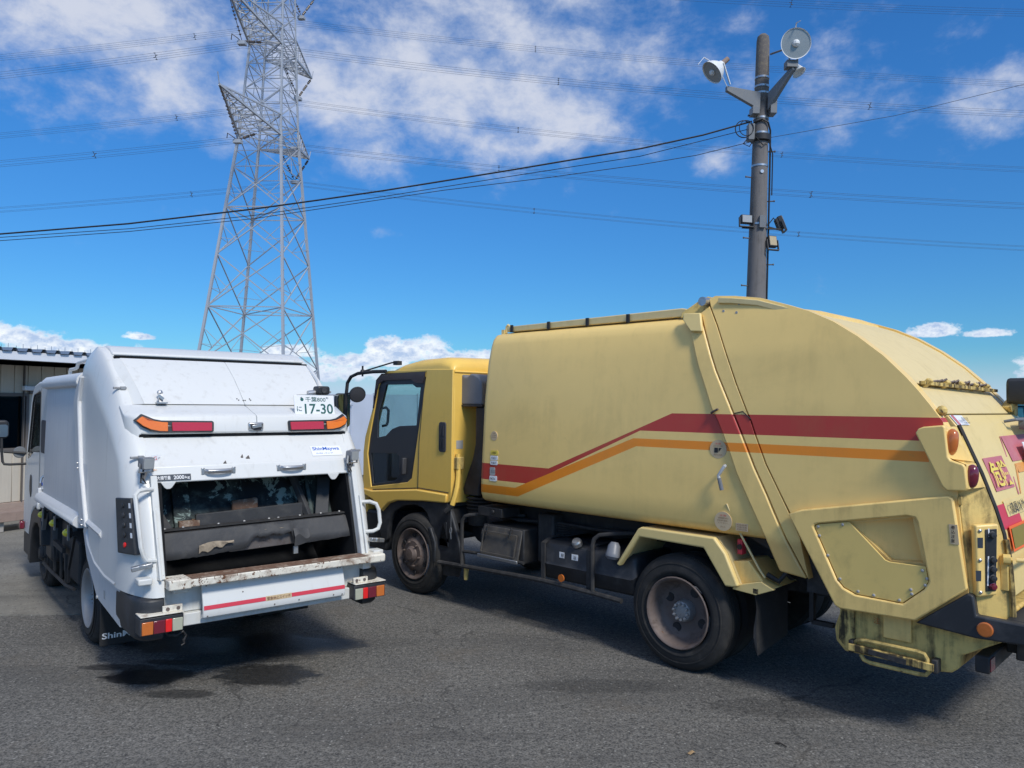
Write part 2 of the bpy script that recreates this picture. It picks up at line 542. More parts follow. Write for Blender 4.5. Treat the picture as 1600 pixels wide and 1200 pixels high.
def panel(name, outer, mats, parent, yf, thick, off=0.0, holes=(), bevel=0.0, step=.12, side=1, rnd=0.0):
    """sheet cut to an outline in (x, z), curved in y by yf(z), with holes and a thickness; side=-1 mirrors it to the far side"""
    bm = bmesh.new()
    for loop in [outer] + list(holes):
        vs = [bm.verts.new((p[0], 0, p[1])) for p in loop]
        for i in range(len(vs)):
            bm.edges.new((vs[i], vs[(i + 1) % len(vs)]))
    if holes:
        bmesh.ops.triangle_fill(bm, edges=bm.edges[:], use_beauty=True, normal=(0, 1, 0))
    else:
        bm.faces.new(bm.verts[:])
    zs = [v.co.z for v in bm.verts]
    z = math.ceil(min(zs) / step) * step if step else 99
    while z < max(zs):
        bmesh.ops.bisect_plane(bm, geom=bm.verts[:] + bm.edges[:] + bm.faces[:], plane_co=(0, 0, z), plane_no=(0, 0, 1), dist=1e-5)
        z += step
    bmesh.ops.recalc_face_normals(bm, faces=bm.faces)
    r = bmesh.ops.extrude_face_region(bm, geom=bm.faces[:])
    newv = set(g for g in r['geom'] if isinstance(g, bmesh.types.BMVert))
    for v in bm.verts:
        v.co.y = side * 0 + (yf(v.co.z) + off) - (thick if v in newv else 0)
    if side < 0:
        for v in bm.verts:
            v.co.y = WY - v.co.y
    bmesh.ops.recalc_face_normals(bm, faces=bm.faces)
    me = bpy.data.meshes.new(name)
    bm.to_mesh(me)
    bm.free()
    me.materials.append(MATS[mats])
    return link(me, name, parent, bevel, 2, 30)


def letters(name, body, mt, parent, o, ux, uy, w=None, h=None, bold=0.0, depth=.0015, vertical=False):
    """flat lettering: o = lower left corner, ux / uy = unit reading and up directions, w / h = size the text is fitted to"""
    cu = bpy.data.curves.new(name, 'FONT')
    cu.body = body
    cu.size = 1.0
    cu.offset = bold
    cu.resolution_u = 3
    cu.fill_mode = 'FRONT'
    tmp = bpy.data.objects.new(name, cu)
    COL.objects.link(tmp)
    dg = bpy.context.evaluated_depsgraph_get()
    me = bpy.data.meshes.new_from_object(tmp.evaluated_get(dg))
    bpy.data.objects.remove(tmp)
    bpy.data.curves.remove(cu)
    if not me.vertices:
        return None
    xs = [v.co.x for v in me.vertices]
    ys = [v.co.y for v in me.vertices]
    x0, x1, y0, y1 = min(xs), max(xs), min(ys), max(ys)
    sy = h / (y1 - y0) if h else None
    sx = w / (x1 - x0) if w else sy
    sy = sy or sx
    o, ux, uy = Vector(o), Vector(ux).normalized(), Vector(uy).normalized()
    nz = ux.cross(uy)
    for v in me.vertices:
        v.co = o + ux * (v.co.x - x0) * sx + uy * (v.co.y - y0) * sy + nz * depth
    me.materials.clear()
    me.materials.append(MATS[mt])
    ob = bpy.data.objects.new(name, me)
    COL.objects.link(ob)
    ob.parent = parent
    return ob


def plate(name, mt, parent, o, ux, uy, w, h, t=.003, bevel=0.0, r=0.0):
    """thin plate standing proud of a surface: o = lower left corner"""
    o, ux, uy = Vector(o), Vector(ux).normalized(), Vector(uy).normalized()
    nz = ux.cross(uy)
    b = B()
    pts = rrect(0, w, 0, h, r) if r else [(0, 0), (w, 0), (w, h), (0, h)]
    lo = [o + ux * p[0] + uy * p[1] for p in pts]
    n = len(lo)
    b.add(lo + [p + nz * t for p in lo], [list(range(n))[::-1], list(range(n, 2 * n))] + [(i, (i + 1) % n, (i + 1) % n + n, i + n) for i in range(n)])
    return b.done(name, mt, parent, bevel)


def disc(name, mt, parent, c, nrm, r, t=.004, n=16):
    c, nrm = Vector(c), Vector(nrm).normalized()
    return B().cyl(c, c + nrm * t, r, n).done(name, mt, parent)

# ------------------------------------------------------------------ ground
def ground_mat(name, base, lo, hi, stains=(), aggregate=1.0, brown=(.125, .105, .08)):
    m = bpy.data.materials.new(name)
    m.use_nodes = True
    t = NT(m.node_tree)
    bs = m.node_tree.nodes['Principled BSDF']
    co = t.n('ShaderNodeTexCoord').outputs['Object']
    g1 = t.noise(co, 70, 3, .75)
    g2 = t.noise(co, 26, 4, .7)
    big = t.noise(co, .55, 6, .6, .4)
    mid = t.noise(co, 3.2, 6, .65)
    f = t.m('ADD', t.m('MULTIPLY', g1, .62 * aggregate), t.m('MULTIPLY', g2, .38))
    c = t.mix(t.ramp(f, .38, .62), lo, hi)
    k = t.m('ADD', .50, t.m('ADD', t.m('MULTIPLY', big, .72), t.m('MULTIPLY', mid, .30)))
    c = t.mix(1.0, c, t.comb(k, k, k), 'MULTIPLY')
    c = t.mix(t.m('MULTIPLY', t.ramp(t.noise(co, 1.1, 7, .7, .6), .50, .74), .55), c, brown)
    worn = t.ramp(t.noise(t.scl(co, (.5, 1.6, 1)), .9, 5, .6, .3), .45, .68)
    c = t.mix(t.m('MULTIPLY', worn, .38), c, (.055, .054, .052))
    vc = t.n('ShaderNodeTexVoronoi', feature='DISTANCE_TO_EDGE')
    vc.inputs['Scale'].default_value = .42
    wob = t.n('ShaderNodeVectorMath', operation='ADD')
    nz = t.n('ShaderNodeTexNoise')
    nz.inputs['Scale'].default_value = 2.5
    nz.inputs['Detail'].default_value = 6
    t.put(nz.inputs['Vector'], co)
    t.put(wob.inputs[0], co)
    t.put(wob.inputs[1], t.scl(nz.outputs['Color'], (.5, .5, 0)))
    t.put(vc.inputs['Vector'], wob.outputs[0])
    crack = t.m('MULTIPLY', t.m('LESS_THAN', vc.outputs['Distance'], .0035), t.m('GREATER_THAN', t.noise(co, .7, 3, .5), .52))
    c = t.mix(t.m('MULTIPLY', crack, .4), c, (.02, .02, .02))
    vo = t.n('ShaderNodeTexVoronoi', feature='F1')
    vo.inputs['Scale'].default_value = 42
    t.put(vo.inputs['Vector'], co)
    cr = t.xyz(vo.outputs['Color'])[0]
    peb = t.m('MULTIPLY', t.m('LESS_THAN', vo.outputs['Distance'], .30), t.m('GREATER_THAN', cr, .86))
    c = t.mix(t.m('MULTIPLY', peb, .6), c, (.34, .33, .30))
    drk = t.m('MULTIPLY', t.m('LESS_THAN', vo.outputs['Distance'], .36), t.m('LESS_THAN', cr, .13))
    c = t.mix(t.m('MULTIPLY', drk, .6), c, (.018, .018, .02))
    rough = .92
    if stains:
        x, y, z = t.xyz(co)
        w1 = t.m('MULTIPLY', t.m('SUBTRACT', t.noise(t.scl(co, (1, 1.7, 1)), 5.0, 9, .72, .5), .5), 4.2)
        w2 = t.m('MULTIPLY', t.m('SUBTRACT', t.noise(t.scl(co, (1, 1, 1)), 22, 5, .7), .5), .5)
        wet = None
        for sx, sy, rx, ry, amt in stains:
            q = t.m('ADD', t.m('POWER', t.m('DIVIDE', t.m('SUBTRACT', x, sx), rx), 2.0), t.m('POWER', t.m('DIVIDE', t.m('SUBTRACT', y, sy), ry), 2.0))
            v = t.m('MULTIPLY', t.ramp(t.m('ADD', t.m('SUBTRACT', 1.0, q), t.m('ADD', w1, w2)), -.75, .15), amt)
            wet = v if wet is None else t.m('MAXIMUM', wet, v)
        c = t.mix(wet, c, (.010, .0105, .012))
        rough = t.m('SUBTRACT', .92, t.m('MULTIPLY', wet, .55))
    t.put(bs.inputs['Base Color'], c)
    t.put(bs.inputs['Roughness'], rough)
    bs.inputs['Specular IOR Level'].default_value = .35
    bp = t.n('ShaderNodeBump')
    bp.inputs['Strength'].default_value = .55
    bp.inputs['Distance'].default_value = .012
    t.put(bp.inputs['Height'], t.m('ADD', f, t.m('MULTIPLY', peb, .3)))
    t.put(bs.inputs['Normal'], bp.outputs[0])
    MATS[name] = m


ground_mat('asphalt', None, (.050, .0495, .047), (.205, .195, .175),
           stains=((-2.62, 5.66, .28, .14, .95), (-2.95, 5.85, .22, .06, .7), (-2.45, 5.98, .3, .06, .7), (-1.78, 5.72, .32, .20, .80), (-2.26, 5.33, .20, .07, .6), (-1.95, 6.42, .55, .26, .72), (-2.6, 6.40, .5, .2, .78),
                   (-1.5, 6.45, .3, .15, .6), (-2.1, 6.1, .5, .10, .4), (.62, 5.55, .5, .12, .3), (2.0, 5.2, .6, .16, .32), (-.2, 4.7, .5, .05, .18)))
ground_mat('concrete', None, (.20, .19, .165), (.44, .42, .37), aggregate=.6, brown=(.10, .09, .075))

b = B()
xs = [-600, -60, -20, -10, -5, 0, 5, 10, 20, 60, 600]
ys = [-300, -40, -10, 0, 4, 8, 12, 20, 40, 120, 900]
b.add([(x, y, 0) for y in ys for x in xs], [(j * 11 + i, j * 11 + i + 1, j * 11 + i + 12, j * 11 + i + 11) for j in range(10) for i in range(10)])
tag(b.done('ground', 'asphalt', smooth=0), kind='structure')
edge = []
for i in range(41):
    x = -30 + i * 27.0 / 40
    y = 7.28 + .10 * (x + 4) + random.uniform(-.035, .035) - (0 if x > -8 else .02 * (x + 8))
    edge.append((x, y))
poly = edge + [(-3.0, 9.5), (-4.2, 12), (-5.2, 18), (-30, 30)]
b = B().prism(poly, 'z', -.02, .008)
tag(b.done('concrete_apron', 'concrete', smooth=0), kind='structure')

# small litter on the asphalt
b = B()
pts = [(0, 0, .004), (.022, .012, .014), (.05, .006, .006), (.034, -.016, .018), (.012, -.022, .005), (.028, .0, .022)]
b.add(pts, [(0, 1, 5), (1, 2, 5), (2, 3, 5), (3, 4, 5), (4, 0, 5)])
lf = b.done('dry_leaf', 'leaf', smooth=0)
lf.location = (1.03, 4.49, 0)
tag(lf, 'curled dry brown leaf on the asphalt in the foreground', 'leaf')
tw = B().tube([(1.585, 4.63, .006), (1.61, 4.615, .012), (1.635, 4.58, .006)], [.006, .005, .003], 6).done('twig', 'twig')
tag(tw, 'short dark twig on the asphalt right of the dry leaf', 'twig')


# ------------------------------------------------------------------ low building on the left
FD = Vector((.444, .896, 0)).normalized()
bl = thing('low_building', 'low beige panelled building with corrugated roof behind the white garbage truck', 'building', (-8.64, 13.49, 0), math.atan2(FD.y, FD.x))
# local: x along the facade (away from camera), y into the building (left of x), z up ; facade at y=0
b = B().box(-7, 2.9, .06, 5.2, 0, 2.62)
b.done('wall', 'siding_trim', bl)
x = -6.9
pnl = None
while x < 2.8:
    w = .235
    z0, z1 = .24, 2.62
    segs = [(z0, z1)]
    if -2.0 < x < .14 and x + w < .2:
        segs = [(z0, 1.17), (2.13, z1)]
    for a, c in segs:
        me = B().box(x + .004, x + w - .004, .0, .06, a, c).done('siding_panel', 'siding', bl, .006, 1)
    x += w
B().box(-7.02, 2.92, -.03, .07, .0, .235).done('plinth', 'plinth', bl, .01)
wn = B()
for x0, x1, z0, z1 in ((-2.02, .17, 1.13, 1.175), (-2.02, .17, 2.08, 2.13), (-2.02, -1.97, 1.175, 2.08), (.12, .17, 1.175, 2.08), (-.95, -.90, 1.175, 2.08)):
    wn.box(x0, x1, -.02, .07, z0, z1)
wn = wn.done('window_frame', 'siding_trim', bl)
B().box(-1.97, -.95, .02, .03, 1.175, 2.08).done('window_pane', 'window_pane', wn)
B().box(-.90, .12, .035, .045, 1.175, 2.08).done('window_pane', 'window_pane', wn)
wl = B().box(.04, .46, -.10, 0, 2.18, 2.26).done('wall_lamp', 'fascia', bl, .01)
B().box(.16, .3, -.06, 0, 2.12, 2.178).done('lamp_bracket', 'siding_trim', wl)
B().box(.06, .075, -.05, -.002, .24, 2.62).done('downpipe', 'siding_trim', bl)
# eave, fascia and corrugated roof (rises away from the eave)
B().box(-7.3, 3.1, -1.0, 5.4, 2.70, 2.735).done('soffit', 'siding_trim', bl)
B().box(-7.3, 3.1, -1.04, -1.005, 2.655, 2.795).done('fascia', 'fascia', bl, .006)
b = B()
prof = []
x = -7.3
while x < 2.9:
    prof += [(x, 0), (x + .085, 0), (x + .115, .055), (x + .165, .055), (x + .195, 0)]
    x += .238
top = [(p[0], -1.08, 2.80 + p[1]) for p in prof]
back = [(p[0], 5.5, 3.05 + p[1]) for p in prof]
n = len(prof)
b.add(top + back, [(i, i + 1, n + i + 1, n + i) for i in range(n - 1)])
b.done('roof', 'roof_metal', bl, smooth=0)
b = B()
x = -7.3
while x < 2.9:
    b.prism([(x + .085, 2.802), (x + .115, 2.853), (x + .165, 2.853), (x + .195, 2.802)], 'y', -1.02, -1.01)
    x += .238
b.done('ridge_filler', 'siding_trim', bl, smooth=0)
b = B()
x = -7.3
while x < 2.9:
    for q in (.03, .14):
        b.cyl((x + q, -.9, 2.80), (x + q, -.9, 2.90 if q < .1 else 2.93), .004, 5)
    x += .238
tag(b.done('roof_bolt', 'steel', bl, smooth=0), kind='stuff')

bn = thing('step_bench', 'low weathered wooden step bench on concrete blocks beside the low building', 'bench', (-7.72, 12.02, 0), math.atan2(FD.y, FD.x))
for k in range(3):
    B().box(-1.6, .42, -.24 + k * .16, -.095 + k * .16, .26, .31).done('plank', 'bench_wood', bn, .006)
B().box(-1.6, .42, -.27, -.245, .17, .312).done('front_board', 'bench_wood', bn, .005)
for x in (-1.3, -.45, .2):
    B().box(x, x + .18, -.20, .2, .008, .258).done('leg', 'concrete_block', bn, .01)

# ------------------------------------------------------------------ sheet fence, cabinet and container further back
fn = thing('sheet_fence', 'pale blue grey sheet fence far behind between the two trucks', 'fence', (-6.2, 21.0, 0), R(4))
for k in range(16):
    zt = 2.26
    b = B()
    x0, x1 = k * 1.2 + .012, k * 1.2 + 1.188
    cols = [x0 + (x1 - x0) * i / 8 for i in range(9)]
    top = [(x, -.012 * math.sin(i * 2.2 + k), .05 + 0 * i) for i, x in enumerate(cols)]
    rows = []
    for j in range(7):
        z = .05 + (zt - .05) * j / 6
        rows.append([(x, .015 * math.sin(i * 1.3 + j * 1.7 + k), z) for i, x in enumerate(cols)])
    rows2 = [[(p[0], p[1] + .01, p[2]) for p in r] for r in rows]
    nn = 9
    vs = [p for r in rows for p in r] + [p for r in rows2 for p in r]
    m = 63
    fs = [(j * nn + i, j * nn + i + 1, (j + 1) * nn + i + 1, (j + 1) * nn + i) for j in range(6) for i in range(8)]
    fs += [(m + a, m + bb, m + c, m + d) for a, d, c, bb in [(j * nn + i, j * nn + i + 1, (j + 1) * nn + i + 1, (j + 1) * nn + i) for j in range(6) for i in range(8)]]
    b.add(vs, fs)
    b.done('fence_sheet', 'sheet_fence', fn, smooth=40)
for k in range(17):
    B().cyl((k * 1.2, .045, 0), (k * 1.2, .045, 2.3), .022, 8).done('post', 'fence_post', fn)
for z in (.5, 1.9):
    B().cyl((0, .08, z), (19.2, .08, z), .018, 6).done('rail', 'fence_post', fn)
for k in range(4):
    B().bar((k * 4.8 + .6, .1, .3), (k * 4.8 + 2.3, .1, 2.2), .02, .02).done('brace', 'fence_post', fn)

cb = thing('utility_cabinet', 'white upright utility cabinet standing behind the white truck tail', 'cabinet', (-3.62, 16, 0), R(6))
B().box(-.22, .24, 0, .45, .06, 1.95).done('body', 'fascia', cb, .01)
B().box(-.25, .27, -.03, .48, 1.955, 2.02).done('lid', 'fascia', cb, .012)
B().box(-.19, .21, -.022, -.002, .2, 1.85).done('door', 'fascia', cb, .005)
B().box(.16, .18, -.045, -.024, .95, 1.1).done('handle', 'steel', cb)
B().box(-.2, .22, .03, .42, 0, .058).done('plinth', 'concrete_block', cb)

ct = thing('waste_container', 'teal ribbed waste container behind the yellow truck at the right edge', 'container', (9.6, 13.2, 0), R(-20))
B().box(-1.5, 3.2, 0, 2.0, .16, 2.06).done('body', 'teal_paint', ct, .01)
for k in range(8):
    B().box(-1.45 + k * .6, -1.33 + k * .6, -.06, -.001, .17, 2.05).done('rib', 'teal_paint', ct, .008)
B().box(-1.56, 3.26, -.09, 2.06, 2.064, 2.15).done('rim', 'teal_paint', ct, .01)
for x in (-1.3, 2.6):
    B().box(x, x + .3, .1, 1.9, 0, .158).done('skid', 'black_frame', ct)


# ------------------------------------------------------------------ transmission tower
TW = thing('transmission_tower', 'tall grey steel lattice transmission tower rising behind the white truck', 'pylon', (-23.75, 72, 0), R(-7))
TW.rotation_euler = (0, R(1.45), R(-7))
HALF = [(0, 4.6), (6.3, 3.95), (27, 2.0), (36.5, 1.52), (46, 1.15), (54, .55), (57, .12)]


def hw(z):
    return lerp(HALF, z)


def corner(k, z):
    h = hw(z)
    return Vector(((-h, -h, z), (h, -h, z), (h, h, z), (-h, h, z))[k])


for k in range(4):
    b = B()
    zs = [0, 6.3, 13, 20, 27, 36.5, 46, 54, 57]
    for a, c in zip(zs, zs[1:]):
        w = .22 if c <= 27 else .17 if c < 46 else .12
        b.bar(corner(k, a), corner(k, c), w, w, (1, 0, 0))
    b.done('leg', 'tower_steel', TW, smooth=0)
lv = [0, 5.4, 10.6, 15.4, 19.8, 23.6, 26.6, 28.4, 31, 33.4, 35.4, 36.8, 39.2, 41.6, 43.6, 45.4, 48, 50.4, 52.6, 54.4]
for k in range(4):
    b = B()
    j = (k + 1) % 4
    for i, (a, c) in enumerate(zip(lv, lv[1:])):
        w = .085 if a < 20 else .065
        p0, p1, q0, q1 = corner(k, a), corner(j, a), corner(k, c), corner(j, c)
        b.bar(p0, q1, w, w)
        b.bar(p1, q0, w, w)
        if i % 2 == 0 or a > 20:
            b.bar(p0, p1, w, w)
        if a > 20:
            mc = (p0 + p1 + q0 + q1) / 4
            b.bar((p0 + q0) / 2, mc, .045, .045).bar((p1 + q1) / 2, mc, .045, .045).bar((p0 + p1) / 2, mc, .045, .045)
        if a < 20:
            # secondary bracing: small triangles at the legs
            for s0, s1, d0 in ((p0, q0, q1), (p1, q1, q0)):
                m1 = s0.lerp(s1, .62)
                l1 = s0.lerp(d0, .30)
                l2 = s0.lerp(s1, .34)
                b.bar(m1, l1, .045, .045)
                b.bar(l1, l2, .04, .04)
    b.done('face_bracing', 'tower_steel', TW, smooth=0)
for z in (10.6, 19.8, 26.6, 28.4, 35.4, 36.8, 43.6, 45.4):
    B().bar(corner(0, z), corner(2, z), .08, .08).bar(corner(1, z), corner(3, z), .08, .08).done('plan_bracing', 'tower_steel', TW, smooth=0)
ARMS = []
for zb, L in ((26.6, 9.6), (35.2, 9.4), (43.6, 9.2)):
    for sg in (-1, 1):
        b = B()
        zt = zb + 1.9
        tip = Vector((0, sg * L, zb + 1.5))
        rl = [Vector((sx * hw(zb), sg * hw(zb), zb)) for sx in (-1, 1)]
        ru = [Vector((sx * hw(zt), sg * hw(zt), zt)) for sx in (-1, 1)]
        for r0 in rl:
            b.bar(r0, tip, .17, .17)
        for r0 in ru:
            b.bar(r0, tip, .12, .12)
        prev = None
        N = 7
        for i in range(N):
            f = i / N
            g = (i + 1) / N
            L0, L1 = [p.lerp(tip, f) for p in rl], [p.lerp(tip, g) for p in rl]
            U0, U1 = [p.lerp(tip, f) for p in ru], [p.lerp(tip, g) for p in ru]
            b.bar(L0[0], L1[1], .06, .06)
            b.bar(L0[1], L1[0], .06, .06)
            b.bar(L0[0], L0[1], .07, .07)
            b.bar(U0[0], U0[1], .06, .06)
            for s0 in (0, 1):
                b.bar(L0[s0], U1[s0], .06, .06)
                b.bar(L1[s0], U1[s0], .05, .05)
        b.bar(tip, tip + Vector((0, sg * .35, .9)), .06, .06)
        arm = b.done('cross_arm', 'tower_steel', TW, smooth=0)
        # V-shaped pair of insulator strings with a clamp where the conductors hang
        cl = Vector((0, sg * 6.1, zb - 1.9))
        root = Vector((0, sg * (hw(zb) + .6), zb - .1))
        for a0 in (tip, root):
            s = B()
            d = cl - a0
            s.cyl(a0, cl, .03, 5)
            m = int(d.length / .30)
            for i in range(2, m - 1):
                if i % 5:
                    c0 = a0 + d * (i / m)
                    s.cyl(c0, c0 + d.normalized() * .10, .13, 7, .07)
            s.done('insulator_string', 'insulator', arm, smooth=0)
        s = B().box(-.35, .35, cl.y - .25, cl.y + .25, cl.z - .3, cl.z)
        s.done('clamp', 'tower_steel', arm, smooth=0)
        s = B().tube([(-.9, cl.y - .2, cl.z + .1), (-.6, cl.y - .7, cl.z + .35), (-.2, cl.y - .5, cl.z + .1), (-.1, cl.y, cl.z)], .04, 5)
        s.done('damper_loop', 'insulator', arm, smooth=0)
b = B()
for z in range(3, 50, 1):
    p = corner(1, z)
    b.bar(p, p + Vector((.35, 0, 0)), .03, .03)
b.done('climbing_step', 'tower_steel', TW, smooth=0)


# transmission lines: four-conductor bundles on long shallow sags, held apart by spacers
def para(p0, p1, p2):
    """z(x) through three (x, z) points"""
    (x0, z0), (x1, z1), (x2, z2) = p0, p1, p2

    def f(x):
        return (z0 * (x - x1) * (x - x2) / ((x0 - x1) * (x0 - x2)) + z1 * (x - x0) * (x - x2) / ((x1 - x0) * (x1 - x2)) + z2 * (x - x0) * (x - x1) / ((x2 - x0) * (x2 - x1)))
    return f


def line(label, y, left, right, xt):
    t = thing('transmission_line', label, 'power line', (xt, y, 0), 0, 'transmission lines strung on the steel tower')
    fl = (lambda x: left[1] + (right[0][1] - left[1]) * (x - left[0]) / (xt - left[0]) - .0006 * (x - left[0]) * (xt - x)) if left else None
    fr = para(*right)
    sp = []
    for oy, oz in ((-.2, .2), (.2, .2), (-.2, -.2), (.2, -.2)):
        pts = []
        if left:
            for i in range(15):
                x = left[0] * 1.6 + (xt - left[0] * 1.6) * i / 14
                pts.append((x - xt, oy, fl(x) + oz))
        else:
            pts.append((0, oy, fr(xt) + oz))
        for i in range(1, 30):
            x = xt + (78 - xt) * i / 29
            pts.append((x - xt, oy, fr(x) + oz))
        B().tube(pts, .010, 4, cap=False).done('conductor', 'wire', t, smooth=0)
    xx = ([-38] if left else []) + [-3, 24, 51]
    for q in xx:
        x = q + (label.count('e') % 5) * 1.7
        z = fl(x) if (left and x < xt) else fr(x)
        s = B()
        c = Vector((x - xt, 0, z))
        e = .22
        s.bar(c + Vector((0, -e, e)), c + Vector((0, e, -e)), .03, .03).bar(c + Vector((0, e, e)), c + Vector((0, -e, -e)), .03, .03)
        for oy in (-1, 1):
            for oz in (-1, 1):
                s.cyl(c + Vector((-.09, oy * .2, oz * .2)), c + Vector((.07, oy * .2, oz * .2)), .032, 5)
        s.done('spacer', 'wire', t, smooth=0)


line('lower power line on the near side of the tower, fourth line down beside it', 66.0, (-44.5, 22.46), ((-23.8, 24.75), (-.17, 22.31), (44.1, 19.59)), -23.8)
line('lowest power line, clamped to the far side of the bottom tower arms', 78.0, (-52.4, 21.44), ((-22.0, 24.4), (-.16, 22.05), (52.1, 18.45)), -22.0)
line('second power line down, on the near side of the tower middle arms', 66.0, (-44.7, 30.18), ((-23.7, 33.1), (-.24, 30.48), (44.2, 27.63)), -23.7)
line('third power line down, on the far side of the tower middle arms', 78.0, (-52.6, 29.08), ((-22.1, 32.75), (-.24, 30.22), (52.1, 26.54)), -22.1)
line('uppermost power line left of the tower, running past the pole lamps', 78.0, (-52.8, 37.17), ((-22.1, 41.0), (-.32, 38.78), (52.2, 35.34)), -22.1)
line('short stretch of power line crossing the top right corner of sky', 66.0, None, ((-23.0, 41.0), (9.16, 38.0), (44.25, 36.52)), -23.0)

# ------------------------------------------------------------------ utility pole with lamps
PX, PY = 4.02, 13.0
PL = thing('utility_pole', 'round concrete utility pole carrying two bell floodlights behind the yellow truck', 'utility pole', (PX, PY, 0))
PL.rotation_euler = (0, R(1.55), 0)


def pr(z):
    return .205 - .0118 * z


b = B()
rings = [(z, pr(z)) for z in (0, 1, 2, 3, 4, 5, 6, 7, 7.15)]
b.lathe(rings, (0, 0, 0), (0, 0, 1), 24)
b.done('shaft', 'pole_concrete', PL)
b = B()
b.lathe([(7.15, pr(7.15)), (8.26, pr(8.26)), (8.34, .095), (8.385, .05), (8.395, .0)], (0, 0, 0), (0, 0, 1), 24)
b.done('pole_top', 'pole_dark', PL)
for z in (6.66, 6.92, 6.1, 7.35, 7.47, 7.62, 5.1):
    B().lathe([(-.018, pr(z) + .001), (-.016, pr(z) + .008), (.016, pr(z) + .008), (.018, pr(z) + .001)], (0, 0, z), (0, 0, 1), 24).done('clamp_band', 'steel', PL)
for i, z in enumerate((4.05, 4.42, 4.86, 5.5, 5.9, 6.35, 6.95)):
    a = 1 if i % 2 else -1
    B().cyl((a * (pr(z) - .01), -.03, z), (a * (pr(z) + .11), -.05, z + .005), .011, 6).cyl((a * (pr(z) + .10), -.05, z + .005), (a * (pr(z) + .115), -.05, z + .005), .018, 6).done('step_bolt', 'pole_dark', PL)
B().cyl((0, -.14, 5.98), (0, -.15, 5.98), .03, 12).done('number_disc', 'steel', PL)
# steel bracket arms
for sg, tipx, tipy, z1 in ((-1, -.60, -.12, 7.30), (1, .27, -.40, 7.58)):
    b = B()
    z0 = 7.05
    d = Vector((tipx, tipy, z1 - z0))
    base = Vector((sg * .08, -.15, z0))
    tipv = base + d
    nrm = Vector((d.y, -d.x, 0)).normalized() * .036
    up = Vector((0, 0, 1))
    web = [base + up * .26, base - up * .04, tipv - up * .035, tipv + up * .045]
    b.add([p - nrm for p in web] + [p + nrm for p in web], [(0, 1, 2, 3), (7, 6, 5, 4), (0, 4, 5, 1), (1, 5, 6, 2), (2, 6, 7, 3), (3, 7, 4, 0)])
    b.done('bracket_arm', 'enamel_grey', PL, .006)
B().box(-.21, -.09, -.22, -.02, 6.93, 7.06).done('bracket_foot', 'enamel_grey', PL, .006)
B().box(.09, .20, -.22, -.02, 6.95, 7.28).done('bracket_foot', 'enamel_grey', PL, .006)


def bell_lamp(label, c, aim, rad, yoke_to):
    """open enamel reflector of a mercury floodlight"""
    c, aim = Vector(c), Vector(aim).normalized()
    b = B()
    pf = [(-.30, .055), (-.285, .075), (-.24, .09), (-.20, .13), (-.12, .19), (-.05, .225), (0, .238), (.008, .243), (0, .232), (-.05, .215), (-.12, .178), (-.20, .115), (-.24, .0)]
    k = rad / .243
    b.lathe([(h * k, r * k) for h, r in pf], c, aim, 28)
    f = b.done('floodlight', 'lamp_white', PL)
    f['label'] = label
    B().lathe([(-.01, .0), (-.012, .228 * k)], c, aim, 28).done('glass_cover', 'reflector', f, smooth=60)
    B().sphere(c - aim * .004, .062 * k, 10, 1, 1, 1).done('bulb', 'lamp_white', f)
    b = B().lathe([(-.46 * k, .0), (-.46 * k, .05 * k), (-.30 * k, .055 * k)], c, aim, 14)
    b.done('ballast_neck', 'bench_wood', f)
    side = aim.cross(Vector((0, 0, 1))).normalized()
    b = B()
    for s0 in (-1, 1):
        p = c - aim * (.26 * k) + side * s0 * .10 * k
        b.bar(p, Vector(yoke_to) + side * s0 * .05, .03, .012)
    b.done('yoke', 'galvanised', f)
    up = side.cross(aim)
    b = B()
    q0 = c - aim * .12 * k + up * .19 * k
    q1 = c - aim * .06 * k + up * .33 * k
    q2 = c + aim * .14 * k + up * .30 * k
    b.bar(q0, q1, .02, .008).bar(q1, q2, .02, .008)
    b.done('latch_arm', 'galvanised', f)


bell_lamp('bell floodlight tilted down to the left of the pole', (-.93, -.30, 7.56), (-.70, -.16, -.70), .205, (-.64, -.27, 7.36))
bell_lamp('bell floodlight facing the yard right of the pole top', (.33, -.66, 7.93), (-.05, -.97, -.16), .245, (.36, -.52, 7.66))
B().lathe([(-.16, .0), (-.16, .05), (0, .10), (.02, .115), (.0, .10), (-.02, .0)], (.47, -.42, 7.57), (.35, -.3, -.75), 18).done('small_lamp', 'lamp_white', PL)
B().box(.22, .40, -.58, -.42, 7.58, 7.70).cyl((.10, -.1, 8.0), (.30, -.42, 7.97), .018, 8).done('lamp_mount', 'enamel_grey', PL, .008)


def led_lamp(label, c, rz, tilt, w, h, face):
    f = B()
    M_ = Matrix.Translation(c) @ Matrix.Rotation(rz, 4, 'Z') @ Matrix.Rotation(tilt, 4, 'X')
    f.box(-w, w, -.03, .05, -h, h)
    f.v = [tuple(M_ @ Vector(p)) for p in f.v]
    o = f.done('led_floodlight', 'black_plastic', PL, .012)
    o['label'] = label
    g = B().box(-w * .82, w * .82, -.036, -.031, -h * .80, h * .80)
    g.v = [tuple(M_ @ Vector(p)) for p in g.v]
    g.done('lens', face, o)
    g = B()
    for i in range(6):
        x = -w * .85 + w * 1.7 * i / 5
        g.box(x - .006, x + .006, .051, .085, -h * .8, h * .8)
    g.box(-w - .03, -w - .018, -.02, .02, -h - .05, .03).box(w + .018, w + .03, -.02, .02, -h - .05, .03).box(-w - .03, w + .03, -.02, .02, -h - .06, -h - .045)
    g.v = [tuple(M_ @ Vector(p)) for p in g.v]
    g.done('heat_sink', 'black_plastic', o)


